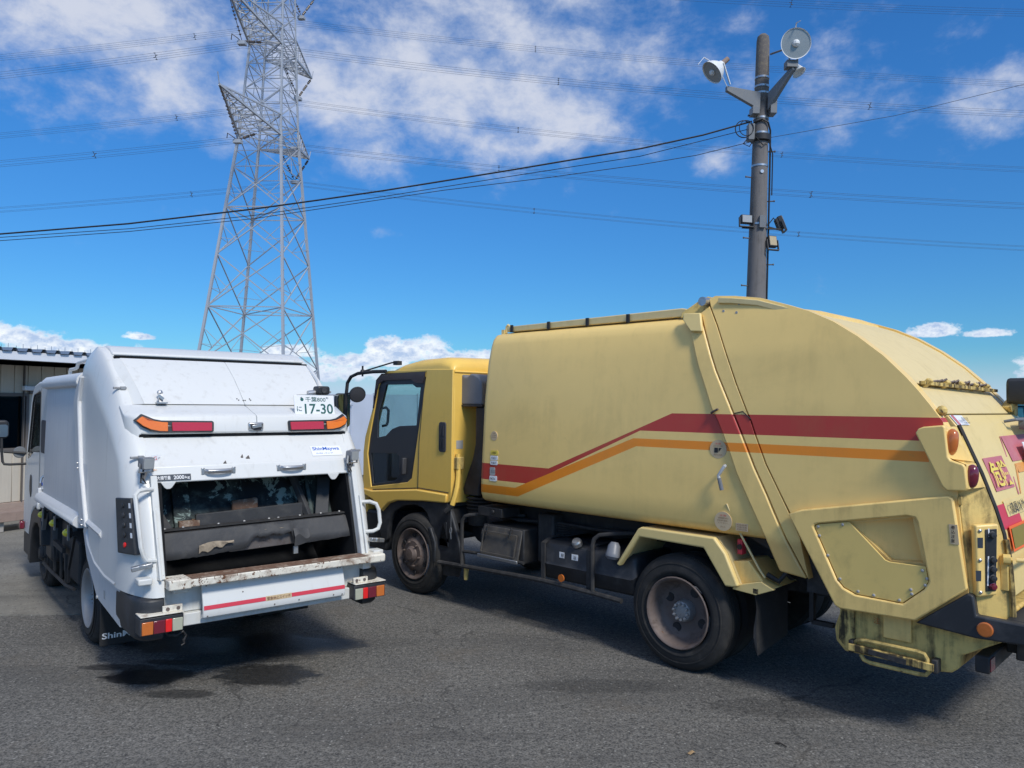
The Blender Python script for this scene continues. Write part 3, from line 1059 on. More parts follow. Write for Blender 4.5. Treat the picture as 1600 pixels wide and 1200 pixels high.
led_lamp('small floodlight left of the pole', (-.235, -.12, 5.16), R(8), R(-6), .10, .075, 'led_face')
led_lamp('small amber floodlight low on the right of the pole', (.21, -.12, 4.80), R(12), R(-14), .075, .10, 'led_amber')
led_lamp('small floodlight seen edge on, right of the pole', (.40, .02, 5.16), R(82), R(-22), .09, .11, 'led_face')
B().bar((-.30, -.1, 5.02), (.36, -.1, 5.02), .03, .02).bar((.14, -.1, 5.05), (.38, -.02, 5.02), .02, .02).tube([(.15, -.1, 5.1), (.22, -.12, 5.2), (.30, -.05, 5.14), (.38, 0, 5.12)], .010, 6).done('lamp_rail', 'black_frame', PL)
B().box(-.03, .07, -.19, -.14, 5.02, 5.22).done('sign_plate', 'enamel_grey', PL)
B().box(-.24, -.13, -.12, .02, 6.52, 6.80).done('junction_box', 'enamel_grey', PL, .01)
b = B()
b.tube([(-.14 + .14 * math.cos(R(a)) - .18, -.1, 6.70 + .145 * math.sin(R(a))) for a in range(0, 360, 20)], .009, 6, closed=True)
b.tube([(-.14 + .12 * math.cos(R(a)) - .14, -.13, 6.71 + .13 * math.sin(R(a))) for a in range(0, 360, 20)], .007, 6, closed=True)
b.tube([(-.14, -.06, 6.83), (-.02, -.15, 6.86), (.08, -.14, 6.82), (.14, -.08, 6.7), (.155, -.05, 6.4), (.16, -.05, 5.7), (.165, -.05, 4.0), (.17, -.05, 2.0)], .016, 6)
b.tube([(-.2, -.08, 6.6), (-.32, -.1, 6.45), (-.22, -.12, 6.4), (-.12, -.14, 6.56), (0, -.16, 6.42), (.1, -.14, 6.5), (.19, -.08, 6.3), (.20, -.06, 5.6)], .010, 6)
b.tube([(-.16, -.1, 5.9), (-.17, -.12, 5.5), (-.15, -.12, 5.3), (-.14, -.12, 5.15)], .008, 6)
b.done('pole_wiring', 'cable', PL)
B().lathe([(-.07, .12), (-.05, .165), (.05, .165), (.07, .12)], (0, -.01, 6.58), (0, 0, 1), 20).done('cable_clamp', 'cable', PL)


def span(name, label, pts, r, group='service cables strung from the concrete pole'):
    o = B().tube(pts, r, 6, cap=True).done(name, 'cable', smooth=40)
    tag(o, label, 'cable', group)


PZ = [(4.02, 12.9, 6.84), (3.2, 12.9, 6.60), (2.15, 12.9, 6.36), (1.0, 12.9, 6.16), (-.03, 12.9, 5.975), (-1.1, 12.9, 5.79), (-2.21, 12.9, 5.60), (-3.3, 12.9, 5.43), (-4.38, 12.9, 5.27), (-6.5, 12.9, 5.00), (-8.72, 12.9, 4.80), (-12, 12.9, 4.62), (-17, 12.9, 4.5)]
span('service_cable', 'thick dark cable running left from the pole, uppermost of its group', PZ, .014)
span('service_cable', 'thin lower cable from the pole that drifts apart below the thick one',
     [(4.02, 12.92, 6.50), (3.1, 12.95, 6.27), (2.15, 12.95, 6.10), (.62, 12.95, 5.87), (-1.2, 12.95, 5.63), (-4.38, 12.95, 5.12), (-6.5, 12.95, 4.88), (-8.72, 12.95, 4.70), (-12, 12.95, 4.52), (-17, 12.95, 4.4)], .006)
span('service_cable', 'thin cable strung close under the thick one',
     [(4.02, 13.0, 6.75), (2.15, 13.0, 6.26), (-.03, 13.0, 5.90), (-2.21, 13.0, 5.53), (-4.38, 13.0, 5.19), (-6.5, 13.0, 4.94), (-8.72, 13.0, 4.77), (-12, 13.0, 4.6), (-17, 13.0, 4.5)], .006)
span('service_cable', 'single thin cable rising to the right of the pole', [(4.25, 13.0, 6.58), (6.5, 13.0, 7.00), (8.7, 13.0, 7.56), (12, 13.0, 8.5)], .004)

# ------------------------------------------------------------------ yellow garbage truck (x forward, y to its left = towards the camera, z up; near side plane y = 0)
WY = -2.0
YT = thing('garbage_truck', 'yellow garbage truck with red and orange stripes along its side', 'garbage truck', (1.277, 5.871, 0), R(135.222))
YS = [(0.4, -.02), (1.0, 0), (1.3, 0), (2.0, -.035), (2.4, -.08), (2.6, -.122), (2.7, -.148), (2.85, -.188)]
YR = [(.60, -2.13), (.85, -2.14), (1.15, -2.12), (1.28, -2.10), (1.42, -2.06), (1.62, -1.99), (1.905, -1.87), (2.05, -1.755), (2.2, -1.62), (2.34, -1.48), (2.475, -1.31), (2.585, -1.14), (2.67, -.965), (2.737, -.775), (2.80, -.58), (2.833, -.38), (2.85, -.21)]


def ys(z):
    return lerp(YS, z)


def yr(z):
    return lerp(YR, z)


# cargo body: barrel-sided, rounded ends and edges
b = B()
half = [(-.12, 1.075), (-.05, 1.078), (-.018, 1.10), (0, 1.15), (0, 1.3), (-.018, 1.65), (-.035, 2.0), (-.056, 2.2), (-.08, 2.4), (-.118, 2.58), (-.142, 2.64), (-.185, 2.685), (-.26, 2.705), (-.6, 2.72)]
ring = half + [(WY - y, z) for y, z in half[::-1]]
cx, cz = WY / 2, 1.9


def bring(x, k):
    out = []
    for y, z in ring:
        dy = y - cx
        dz = z - cz
        out.append((x, cx + math.copysign(abs(dy) - k, dy) if abs(dy) > .5 else y, cz + math.copysign(abs(dz) - k, dz) if abs(dz) > .5 else z))
    return out


b.loft([bring(x, k) for x, k in ((2.23, .05), (2.222, .018), (2.20, .004), (2.17, 0), (1.3, 0), (.3, 0), (-.5, 0), (-.84, 0))])
b.done('cargo_body', 'yellow_striped', YT, smooth=45)
# roof rail along the near edge
RL = [(2.10, 2.75), (1.0, 2.765), (.2, 2.77)]
b = B().prism([(2.09, 2.712), (2.10, 2.765), (.12, 2.785), (.0, 2.76), (.0, 2.715)], 'y', -.34, -.22)
r = b.done('roof_rail', 'yellow_faded_lit', YT, .008)
for x in (2.0, 1.06, .62, 1.52):
    B().box(x, x + .03, -.215, -.20, 2.705, 2.775).done('rail_clip', 'black_frame', r)
b = B().tube([(2.16, -.28, 2.71), (2.16, -.28, 2.77), (2.14, -.28, 2.79), (2.10, -.28, 2.77), (2.09, -.28, 2.72)], .012, 6).box(2.17, 2.21, -.3, -.26, 2.70, 2.745)
b.done('lifting_eye', 'yellow_pale', r)
B().prism([(2.09, 2.712), (2.10, 2.765), (.12, 2.785), (.0, 2.76), (.0, 2.715)], 'y', WY + .22, WY + .34).done('roof_rail', 'yellow_grimy', YT, .008)

frameF = [(0.026, 2.686), (-0.041, 2.559), (-0.135, 2.293), (-0.206, 2.128), (-0.264, 1.985), (-0.314, 1.901), (-0.397, 1.726), (-0.479, 1.524), (-0.578, 1.338), (-0.704, 1.098), (-0.808, 0.88)]
seamL = [(-0.101, 2.723), (-0.198, 2.491), (-0.288, 2.27), (-0.419, 2.014), (-0.516, 1.809), (-0.625, 1.57), (-0.72, 1.391), (-0.852, 1.116), (-1.004, 0.86)]
seamR = [(-0.178, 2.767), (-0.264, 2.609), (-0.358, 2.401), (-0.46, 2.163), (-0.587, 1.897), (-0.619, 1.812), (-0.705, 1.606), (-0.879, 1.293), (-0.959, 1.13), (-1.205, 0.707)]
tailtop = [(-0.165, 2.825), (-0.209, 2.846), (-0.378, 2.83), (-0.58, 2.796), (-0.771, 2.734), (-0.958, 2.667), (-1.133, 2.581), (-1.3, 2.471), (-1.466, 2.338), (-1.537, 2.267), (-1.61, 2.193), (-1.679, 2.113), (-1.746, 2.027), (-1.813, 1.935), (-1.868, 1.86)]
g = .007
for sd in (1, -1):
    panel('rear_frame', frameF + [(x + g, z) for x, z in seamL[::-1]], 'yellow_striped', YT, ys, .10, .022, bevel=.012, side=sd)
    panel('tail_edge_strip', [(x - g, z) for x, z in seamL] + [(x + g, z) for x, z in seamR[::-1]][1:], 'yellow_striped', YT, ys, .09, .020, bevel=.008, side=sd)
    ck = [(x - g, z) for x, z in seamR[:8]] + [(-.905, 1.27)] + [(-.99, 1.09), (-1.22, .73), (-1.69, .74), (-1.95, .80), (-1.955, .97), (-1.90, 1.5), (-1.862, 1.84)] + tailtop[::-1][1:]
    hole = [[(-1.29, 1.265), (-1.655, 1.338), (-1.715, 1.075), (-1.53, 1.065)]] if sd > 0 else []
    panel('tail_cheek', ck, 'yellow_striped', YT, ys, .10, .022, bevel=.030, side=sd, holes=hole, step=.06)
    panel('seam_gasket', [(x + .05, z) for x, z in seamL] + [(x - .05, z) for x, z in seamR[::-1]], 'black_frame', YT, ys, .03, -.055, side=sd)
    # hinge gusset and cover at the top
    panel('gusset_plate', [(0.029, 2.725), (-0.12, 2.718), (-0.158, 2.57), (-0.057, 2.576), (0.027, 2.673)], 'yellow_pale', YT, ys, .03, .055, bevel=.008, side=sd)
    panel('hinge_cover', [(.11, 2.70), (.10, 2.745), (-.06, 2.842), (-.118, 2.858), (-.15, 2.80), (-.13, 2.72)], 'yellow_grimy', YT, ys, .16, -.03, bevel=.008, side=sd)
B().cyl((-.135, -.10, 2.805), (-.135, -.28, 2.805), .035, 14).done('hinge_pin', 'steel', YT)
for x, z in ((-.30, 2.79), (-.42, 2.765), (-.30, 2.72), (-.41, 2.70)):
    B().cyl((x, ys(z) + .02, z), (x, ys(z) + .026, z), .010, 8).done('bolt', 'sticker_grey', YT)
# seam cap on the strip (angled joint above the stripe)
B().tube([(-.455, ys(1.96) + .022, 1.955), (-.52, ys(1.98) + .022, 1.97), (-.585, ys(1.92) + .022, 1.915)], .004, 5).done('joint_line', 'black_frame', YT)


def skin(name, z0, z1, mt, y0, y1, inset=.02, n=None, thick=.04):
    zs = sorted(set([z0, z1] + [z for z, x in YR if z0 < z < z1]))
    pts = []
    for z in zs:
        d = .01
        tx, tz = yr(z + d) - yr(z - d), 2 * d
        L = math.hypot(tx, tz)
        pts.append((yr(z) + inset * tz / L, z - inset * tx / L, tz / L, -tx / L))
    b = B()
    b.prism([(p[0], p[1]) for p in pts] + [(p[0] + thick * p[2], p[1] + thick * p[3]) for p in pts[::-1]], 'y', y0, y1)
    return b.done(name, mt, YT, .004, 1, 35)


skin('tail_top_skin', 2.175, 2.845, 'yellow_faded_lit', WY + .14, -.125, .022)
skin('tail_upper_panel', 1.985, 2.155, 'yellow_faded_lit', WY + .14, -.10, .02)
G = skin('rear_gate', .90, 1.972, 'yellow_pale', WY + .15, -.135, .012)
B().prism([(-.5, 2.74), (-1.05, 2.55), (-1.4, 2.3), (-1.75, 1.9), (-1.9, 1.6), (-2.0, 1.2), (-2.0, .85), (-1.3, .7), (-.4, 1.1), (-.4, 2.6)], 'y', WY + .15, -.15).done('tail_core', 'black_frame', YT)
# hinge gear across the tail
b = B()
b.bar((-1.655, -.18, 2.165), (-1.69, WY + .2, 2.145), .035, .022)
b.done('hinge_bar', 'yellow_streaked', YT)
for y in (-.24, -.62, -.95, -1.3, -1.62):
    B().obox((-1.665, y, 2.165), (.022, 0, -.022), (0, .035, 0), (.010, 0, .010)).done('hinge_lug', 'yellow_grimy', YT, .006)
b = B()
for i in range(14):
    y = -.36 - i * .09
    b.tube([(-1.655, y, 2.175), (-1.68, y - .05, 2.182 + .008 * (i % 3)), (-1.66, y - .09, 2.17)], .008, 5)
b.done('hydraulic_hose', 'rim_brown', YT)
B().sphere((-1.80, -.06, 1.99), .032, 10).bar((-1.80, -.06, 1.99), (-1.79, -.11, 1.985), .03, .03).done('gate_pivot', 'yellow_grimy', YT)
B().box(-1.82, -1.76, WY + .1, WY + .2, 1.95, 2.05).done('gate_pivot', 'yellow_grimy', YT, .01)

# chamfered rear corner post
for sd in (1, -1):
    rings = []
    for z in (.76, .85, 1.0, 1.15, 1.28, 1.42, 1.55, 1.7, 1.84):
        xs = lerp([(.8, -1.94), (.97, -1.945), (1.5, -1.89), (1.84, -1.84)], z)
        r = [(xs, .0), (xs - .015, .004), (yr(z) + .004, -.115), (yr(z) + .006, -.13), (yr(z) + .04, -.17), (xs, -.17)]
        rings.append([(x, y if sd > 0 else WY - y, z) for x, y in r])
    B().loft(rings).done('corner_post', 'yellow_grimy', YT, smooth=40)
    b = B()
    pts = [(yr(z) - .002, -.132 if sd > 0 else WY + .132, z) for z in (.88, 1.0, 1.15, 1.28, 1.42, 1.62, 1.75, 1.905)]
    b.tube(pts, .012, 6).done('gate_seal', 'black_frame', YT)
B().tube([(yr(z) - .012, -.115, z) for z in (.80, .95, 1.1, 1.25)], .016, 6).done('corner_edge_bar', 'yellow_streaked', YT)
B().cyl((-2.105, -.09, 1.14), (-2.14, -.10, 1.14), .03, 12).cyl((-2.139, -.10, 1.14), (-2.150, -.102, 1.14), .016, 6).done('latch_bolt', 'yellow_grimy', YT)
B().box(-2.13, -2.09, -.112, -.09, .96, 1.16).done('latch_strip', 'yellow_grimy', YT, .004)
B().box(-1.925, -1.90, .0, .02, 1.44, 1.49).done('latch_tab', 'yellow_grimy', YT, .005)

# lamp housing at the tail shoulder with two stepped lamps
for sd in (1,):
    out = [(-1.690, 1.855), (-1.708, 1.882), (-1.735, 1.893), (-1.838, 1.905), (-1.852, 1.895), (-1.868, 1.72), (-1.88, 1.702), (-1.945, 1.682), (-1.956, 1.665), (-1.968, 1.545), (-1.955, 1.528), (-1.86, 1.522), (-1.835, 1.545)]
    ins = [(-1.72, 1.86), (-1.845, 1.88), (-1.93, 1.71), (-2.005, 1.56), (-1.99, 1.54), (-1.85, 1.54)]
    b = B()
    n = len(out)
    # outer face, then a rear block that recedes towards the gate
    front = [(x, .075, z) for x, z in out]
    back = [(x, -.02, z) for x, z in out]
    b.loft([front, back])
    H = b.done('lamp_housing', 'yellow_striped', YT, .014, 3)
    H.data.materials.clear()
    H.data.materials.append(MATS['yellow_paint'])
    b = B()
    b.add([(-1.850, .05, 1.897), (-1.868, .05, 1.71), (-1.955, -.115, 1.69), (-1.865, -.115, 1.895), (-1.80, -.06, 1.89), (-1.85, -.06, 1.69)], [(0, 1, 2, 3), (0, 3, 4), (1, 5, 2), (4, 3, 2, 5)])
    b.add([(-1.955, .05, 1.68), (-1.966, .05, 1.54), (-2.015, -.11, 1.545), (-1.965, -.11, 1.68), (-1.87, -.06, 1.68), (-1.88, -.06, 1.53), (-1.86, .05, 1.72)], [(0, 1, 2, 3), (0, 3, 4, 6), (1, 5, 2), (4, 3, 2, 5)])
    b.done('lamp_shelf', 'yellow_paint', H, smooth=0)

    def lamp(nm, c, up, w, h, mt):
        c = Vector(c)
        nrm = Vector((-.86, .45, .12)).normalized()
        up = Vector(up).normalized()
        u = up.cross(nrm).normalized()
        rings = []
        for k, e in ((1.0, 0), (1.0, .012), (.86, .03), (.5, .042), (.05, .046)):
            rings.append([c + nrm * e + u * w * k * math.cos(2 * math.pi * i / 18) + up * h * k * math.copysign(abs(math.sin(2 * math.pi * i / 18)) ** .7, math.sin(2 * math.pi * i / 18)) for i in range(18)])
        B().loft(rings).done(nm, mt, H, smooth=50)
    lamp('amber_lens', (-1.865, .018, 1.802), (-.10, 0, 1), .036, .082, 'orange_dark')
    lamp('red_lens', (-1.966, .008, 1.608), (-.08, 0, 1), .036, .072, 'dark_red_lens')

# raised side cover with its pocket
pan = [(-0.889, 1.285), (-0.981, 1.322), (-1.865, 1.494), (-1.888, 1.478), (-1.959, 0.964), (-1.68, 0.729), (-1.233, 0.716), (-1.199, 0.732)]
pocket = [(-1.062, 1.218), (-1.072, 1.236), (-1.099, 1.245), (-1.64, 1.352), (-1.68, 1.348), (-1.695, 1.318), (-1.757, 0.976), (-1.73, 0.925), (-1.609, 0.816), (-1.334, 0.821), (-1.254, 0.852), (-1.213, 0.896)]
flat = lambda z: 0.0
SC = panel('side_cover', pan, 'yellow_paint', YT, flat, .035, .062, holes=[pocket], bevel=.012, step=0)
rec = [(-1.21, 1.27), (-1.66, 1.35), (-1.69, 1.32), (-1.75, 1.0), (-1.45, 1.0)]
B().add([(-1.22, .02, 1.30), (-1.72, -.06, 1.37), (-1.78, -.075, 1.02), (-1.46, -.01, .99)], [(0, 1, 2, 3)]).done('pocket_back', 'yellow_paint', SC, smooth=0)
cov = [(-1.290, 1.275), (-1.508, 1.066), (-1.535, 1.058), (-1.738, 1.060), (-1.752, 0.972), (-1.727, 0.929), (-1.607, 0.821), (-1.336, 0.826), (-1.258, 0.856), (-1.218, 0.899), (-1.069, 1.216), (-1.078, 1.232), (-1.103, 1.240)]
panel('pocket_plate', cov, 'yellow_cover', SC, flat, .012, .050, bevel=.003, step=0)
scr = [(-1.092, 1.222), (-1.25, 1.254), (-1.10, 1.165), (-1.155, 1.045), (-1.232, .905), (-1.345, .845), (-1.44, .838), (-1.59, .835), (-1.66, .885), (-1.735, .95), (-1.745, .99), (-1.72, 1.035), (-1.655, .91)]
for x, z in scr:
    B().lathe([(0, .0095), (.004, .0095), (.007, .005), (.0072, 0)], (x, .050, z), (0, 1, 0), 8).done('screw', 'sticker_grey', SC, smooth=0)
b = plate('label_plate', 'sticker_tan', SC, (-1.875, .0625, 1.215), (-1, 0, 0), (.08, 0, 1), .045, .115, .002)
letters('lettering', '巻込注意', 'print_black', SC, (-1.884, .0648, 1.222), (-1, 0, 0), (.08, 0, 1), .03, .10) if False else None
for k, ch in enumerate('巻込注意'):
    letters('lettering', ch, 'print_black', SC, (-1.878 - .006 * 0, .0648, 1.302 - k * .026), (-1, 0, 0), (0, 0, 1), h=.021, bold=.01)

# control box on the chamfer
cn = Vector((-.70, .71, 0))
cu_ = Vector((-.71, -.70, 0))
cz_ = Vector((-.055, 0, 1)).normalized()
o = Vector((-1.965, .012, 1.335))


def CB(u, v, w=0.0):
    return o + cu_ * u + cz_ * v + cn * w


b = B()
pf = [(0, 0), (.135, .01), (.15, -.40), (.035, -.415)]
b.add([CB(u, v, 0) for u, v in pf] + [CB(u, v, .05) for u, v in pf], [(3, 2, 1, 0), (4, 5, 6, 7), (0, 1, 5, 4), (1, 2, 6, 5), (2, 3, 7, 6), (3, 0, 4, 7)])
CX = b.done('control_box', 'yellow_paint', YT, .012, 3)
b = B()
pf = [(.055, -.022), (.122, -.018), (.138, -.375), (.078, -.38)]
b.add([CB(u, v, .049) for u, v in pf] + [CB(u, v, .056) for u, v in pf], [(3, 2, 1, 0), (4, 5, 6, 7), (0, 1, 5, 4), (1, 2, 6, 5), (2, 3, 7, 6), (3, 0, 4, 7)])
b.done('switch_panel', 'black_plastic', CX, .008)
for u, v, mt in ((.094, -.052, 'black_plastic'), (.104, -.195, 'black_plastic'), (.107, -.248, 'black_plastic'), (.110, -.300, 'black_plastic'), (.113, -.348, 'dark_red_lens')):
    c = CB(u, v, .056)
    q = B().lathe([(0, .021), (.008, .021), (.010, .017), (.022, .016), (.024, .0)], c, cn, 14)
    q.done('push_button', mt, CX)
for u, v, h in ((.068, -.04, .05), (.076, -.26, .17)):
    b = B()
    b.add([CB(u, v + h / 2, .0575), CB(u + .008, v + h / 2, .0575), CB(u + .014, v - h / 2, .0575), CB(u + .006, v - h / 2, .0575)], [(3, 2, 1, 0)])
    b.done('switch_label', 'sticker_white', CX, smooth=0)
for u, v in ((.026, -.03), (.036, -.20), (.050, -.385)):
    B().lathe([(0, .010), (.006, .010), (.010, .004), (.0102, 0)], CB(u, v, .05), cn, 8).done('screw', 'steel', CX)
for v in (-.10, -.29):
    b = B()
    b.add([CB(.015, v + .03, .051), CB(.047, v + .03, .051), CB(.05, v - .03, .051), CB(.02, v - .03, .051)], [(3, 2, 1, 0)])
    b.done('switch_label', 'sticker_dark', CX, smooth=0)

# graphics printed on the gate
NU = Vector((0, -1, 0))


def gate_quad(name, mt, pts, off=.004):
    """flat print on the gate: pts are (y, z)"""
    vs = []
    for y, z in pts:
        tx, tz = yr(z + .02) - yr(z - .02), .04
        L = math.hypot(tx, tz)
        vs.append((yr(z) + .012 * tz / L - (off + .001) * tz / L, y, z - .012 * tx / L + (off + .001) * tx / L))
    return B().add(vs, [tuple(range(len(vs)))]).done(name, mt, G, smooth=0)


upg = Vector((.393, 0, .92)).normalized()
gate_quad('danger_panel', 'red_glare', [(-.327, 1.702), (-.327, 1.504), (-.785, 1.504), (-.785, 1.702)])
letters('lettering', '危険', 'print_yellow', G, (yr(1.53) - .004, -.352, 1.522), NU, upg, .40, .165, bold=.018, depth=.005)
gate_quad('red_band', 'red_glare', [(-1.003, 1.822), (-1.003, 1.655), (-1.86, 1.655), (-1.86, 1.822)])
gate_quad('red_band', 'red_glare', [(-.975, 1.822), (-.80, 1.455), (-.83, 1.455), (-1.0, 1.822)], .003)
gate_quad('orange_band', 'orange_print', [(-1.04, 1.64), (-1.04, 1.58), (-1.86, 1.58), (-1.86, 1.64)])
gate_quad('orange_band', 'orange_print', [(-1.03, 1.64), (-.86, 1.455), (-.88, 1.455), (-1.06, 1.62)], .003)
gate_quad('red_block', 'red_print', [(-.15, 1.432), (-.15, 1.294), (-.66, 1.294), (-.66, 1.432)])
gate_quad('text_strip', 'yellow_pale', [(-.37, 1.446), (-.37, 1.352), (-1.3, 1.352), (-1.3, 1.446)], .006)
letters('lettering', '係員以外の操作禁止', 'print_black', G, (yr(1.362) - .004, -.40, 1.365), NU, (.28, 0, .96), .85, .068, bold=.012, depth=.008)
gate_quad('orange_band', 'orange_print', [(-.145, 1.242), (-.145, 1.177), (-.27, 1.177), (-.27, 1.242)])
q = gate_quad('reflective_plate', 'orange_fluor', [(-.27, 1.305), (-.27, 1.160), (-1.70, 1.160), (-1.70, 1.305)], .016)
gate_quad('reflective_centre', 'olive_reflect', [(-.30, 1.29), (-.30, 1.175), (-1.67, 1.175), (-1.67, 1.29)], .019)
gate_quad('sticker', 'sticker_white', [(-.15, 1.968), (-.15, 1.908), (-.40, 1.905), (-.40, 1.965)])
gate_quad('sticker_bar', 'red_glare', [(-.17, 1.966), (-.17, 1.909), (-.22, 1.909), (-.22, 1.966)], .006)
letters('lettering', '積載物注意', 'print_black', G, (yr(1.925) - .004, -.24, 1.925), NU, upg, .14, .026, depth=.006)
letters('lettering', '点検清掃', 'print_black', G, (yr(1.95) - .004, -.24, 1.955) if False else (yr(1.91) - .004, -.24, 1.908), NU, upg, .13, .014, depth=.006)
np_ = B().obox((-2.0, -1.45, 1.68), (.005, 0, 0), (0, .19, 0), (.030, 0, .095)).done('number_plate', 'sticker_white', G, .004)
B().tube([(-2.135, -.26, 1.115), (-2.165, -.27, 1.115), (-2.165, -.9, 1.115), (-2.135, -.92, 1.115)], .012, 8).done('gate_handle', 'yellow_pale', G)
# tail bracket lamp seen at the far edge
wl = B()
wl.prism(rrect(-.13, .13, -.10, .10, .05), 'x', -1.98, -1.78)
wl.v = [(x, y - 1.83, z + 2.14) for x, y, z in wl.v]
wl = wl.done('work_lamp', 'black_plastic', YT, .02)
B().prism(rrect(-.11, .11, -.08, .08, .04), 'x', -1.986, -1.981).done('lens', 'led_amber', wl)
wl.children[0].data.transform(Matrix.Translation((0, -1.83, 2.14)))
B().bar((-1.80, -1.80, 2.06), (-1.78, -1.72, 2.0), .07, .05).done('lamp_bracket', 'yellow_grimy', wl, .006)
B().tube([(-1.86, -1.27, 1.915), (-1.93, -1.28, 1.93), (-1.95, -1.45, 1.93)], .012, 6).prism(rrect(-1.95, -1.40, 1.86, 1.945, .03), 'x', -1.99, -1.92).done('plate_lamp', 'enamel_grey', YT, .01)

# lower hopper side, swing guard, rear bumper
low = [(-1.191, 0.74), (-1.191, 0.673), (-1.154, 0.561), (-1.164, 0.48), (-1.221, 0.42), (-1.272, 0.422), (-1.77, 0.423), (-1.845, 0.436), (-1.885, 0.47), (-1.899, 0.548), (-2.135, 0.689), (-2.10, .80), (-1.70, 0.80)]
LH = B().prism(low, 'y', WY + .05, -.05).done('lower_hopper', 'yellow_grimy', YT, .012)
B().prism([(-1.465, .72), (-1.465, .566), (-1.629, .566), (-1.629, .72)], 'y', -.048, -.03).done('access_plate', 'yellow_paint', LH, .006)
B().prism([(-1.20, .74), (-1.19, .5), (-1.235, .45), (-1.29, .44), (-1.29, .74)], 'y', -.048, -.03).done('hinge_strip', 'yellow_streaked', LH, .004)
b = B()
b.tube([(-1.285, -.02, .49), (-1.32, .0, .52), (-1.345, .01, .53), (-1.38, .01, .535), (-1.68, .01, .535), (-1.715, .01, .53), (-1.73, .01, .505), (-1.735, .01, .47), (-1.74, 0, .43), (-1.72, 0, .405), (-1.68, 0, .40), (-1.40, 0, .40), (-1.36, 0, .41), (-1.34, 0, .44)], .013, 8)
sg = b.done('swing_guard', 'yellow_grimy', YT)
B().bar((-1.27, .012, .478), (-1.77, .012, .462), .035, .045).done('guard_bar', 'yellow_streaked', sg, .005)
B().box(-1.30, -1.27, -.05, .02, .44, .52).done('pivot', 'black_frame', sg, .006)
B().box(-1.79, -1.755, -.05, .02, .43, .51).done('pivot', 'black_frame', sg, .006)
B().bar((-1.40, .032, .478), (-1.62, .032, .464), .012, .03).done('strap', 'black_dusty', sg)
letters('lettering', '注意', 'red_glare', LH, (-1.405, -.0485, .655), (-1, 0, 0), (0, 0, 1), .035, .05) if False else letters('lettering', '注', 'orange_dark', LH, (-1.405, -.0485, .64), (-1, 0, 0), (0, 0, 1), .035, .04)

b = B()
b.prism([(-1.675, .714), (-1.955, .94), (-1.985, .93), (-2.0, .82), (-2.24, .815), (-2.25, .80), (-2.25, .715), (-2.235, .70), (-1.99, .69)], 'y', -.02, .045)
b.box(-2.25, -2.13, WY - .02, -.021, .70, .815)
BP = b.done('rear_bumper', 'black_plastic', YT, .014, 3)
B().lathe([(0, .042), (.008, .042), (.012, .036), (.013, 0)], (-2.045, .0455, .752), (0, 1, 0), 18).done('side_reflector', 'orange_dark', BP)
b = B()
b.box(-2.04, -1.965, -1.9, -.06, .47, .57)
b.box(-2.22, -2.12, -.42, -.30, .52, .699)
b.done('underrun_bar', 'black_frame', YT, .008)
B().box(-2.21, -2.05, -1.5, -.40, .53, .62).done('underrun_bar', 'black_frame', YT, .008)
B().box(-2.046, -2.041, -.16, -.07, .485, .555).done('reflector', 'dark_red_lens', BP)

# chassis
b = B()
for y in (-.62, WY + .62):
    b.box(-1.1, 3.9, y - .04, y + .04, .62, .86)
for x in (-.9, .6, 1.4, 2.3, 3.1):
    b.box(x, x + .08, WY + .66, -.66, .66, .82)
b.done('chassis_frame', 'black_frame', YT)
B().box(-.95, 2.2, WY + .35, -.35, .88, 1.06).done('subframe', 'black_frame', YT, .01)
B().box(.4, 2.9, -1.45, -.72, .42, .80).done('gearbox', 'black_dusty', YT, .06)
B().cyl((2.2, -1.1, .5), (.2, -1.0, .44), .05, 10).sphere((0, -1.0, .43), .22, 12).cyl((0, -.3, .43), (0, WY + .3, .43), .09, 12).done('drive_shaft', 'black_dusty', YT)
B().box(-1.15, -.95, WY + .1, -.1, .75, 1.06).done('rear_crossmember', 'black_frame', YT)


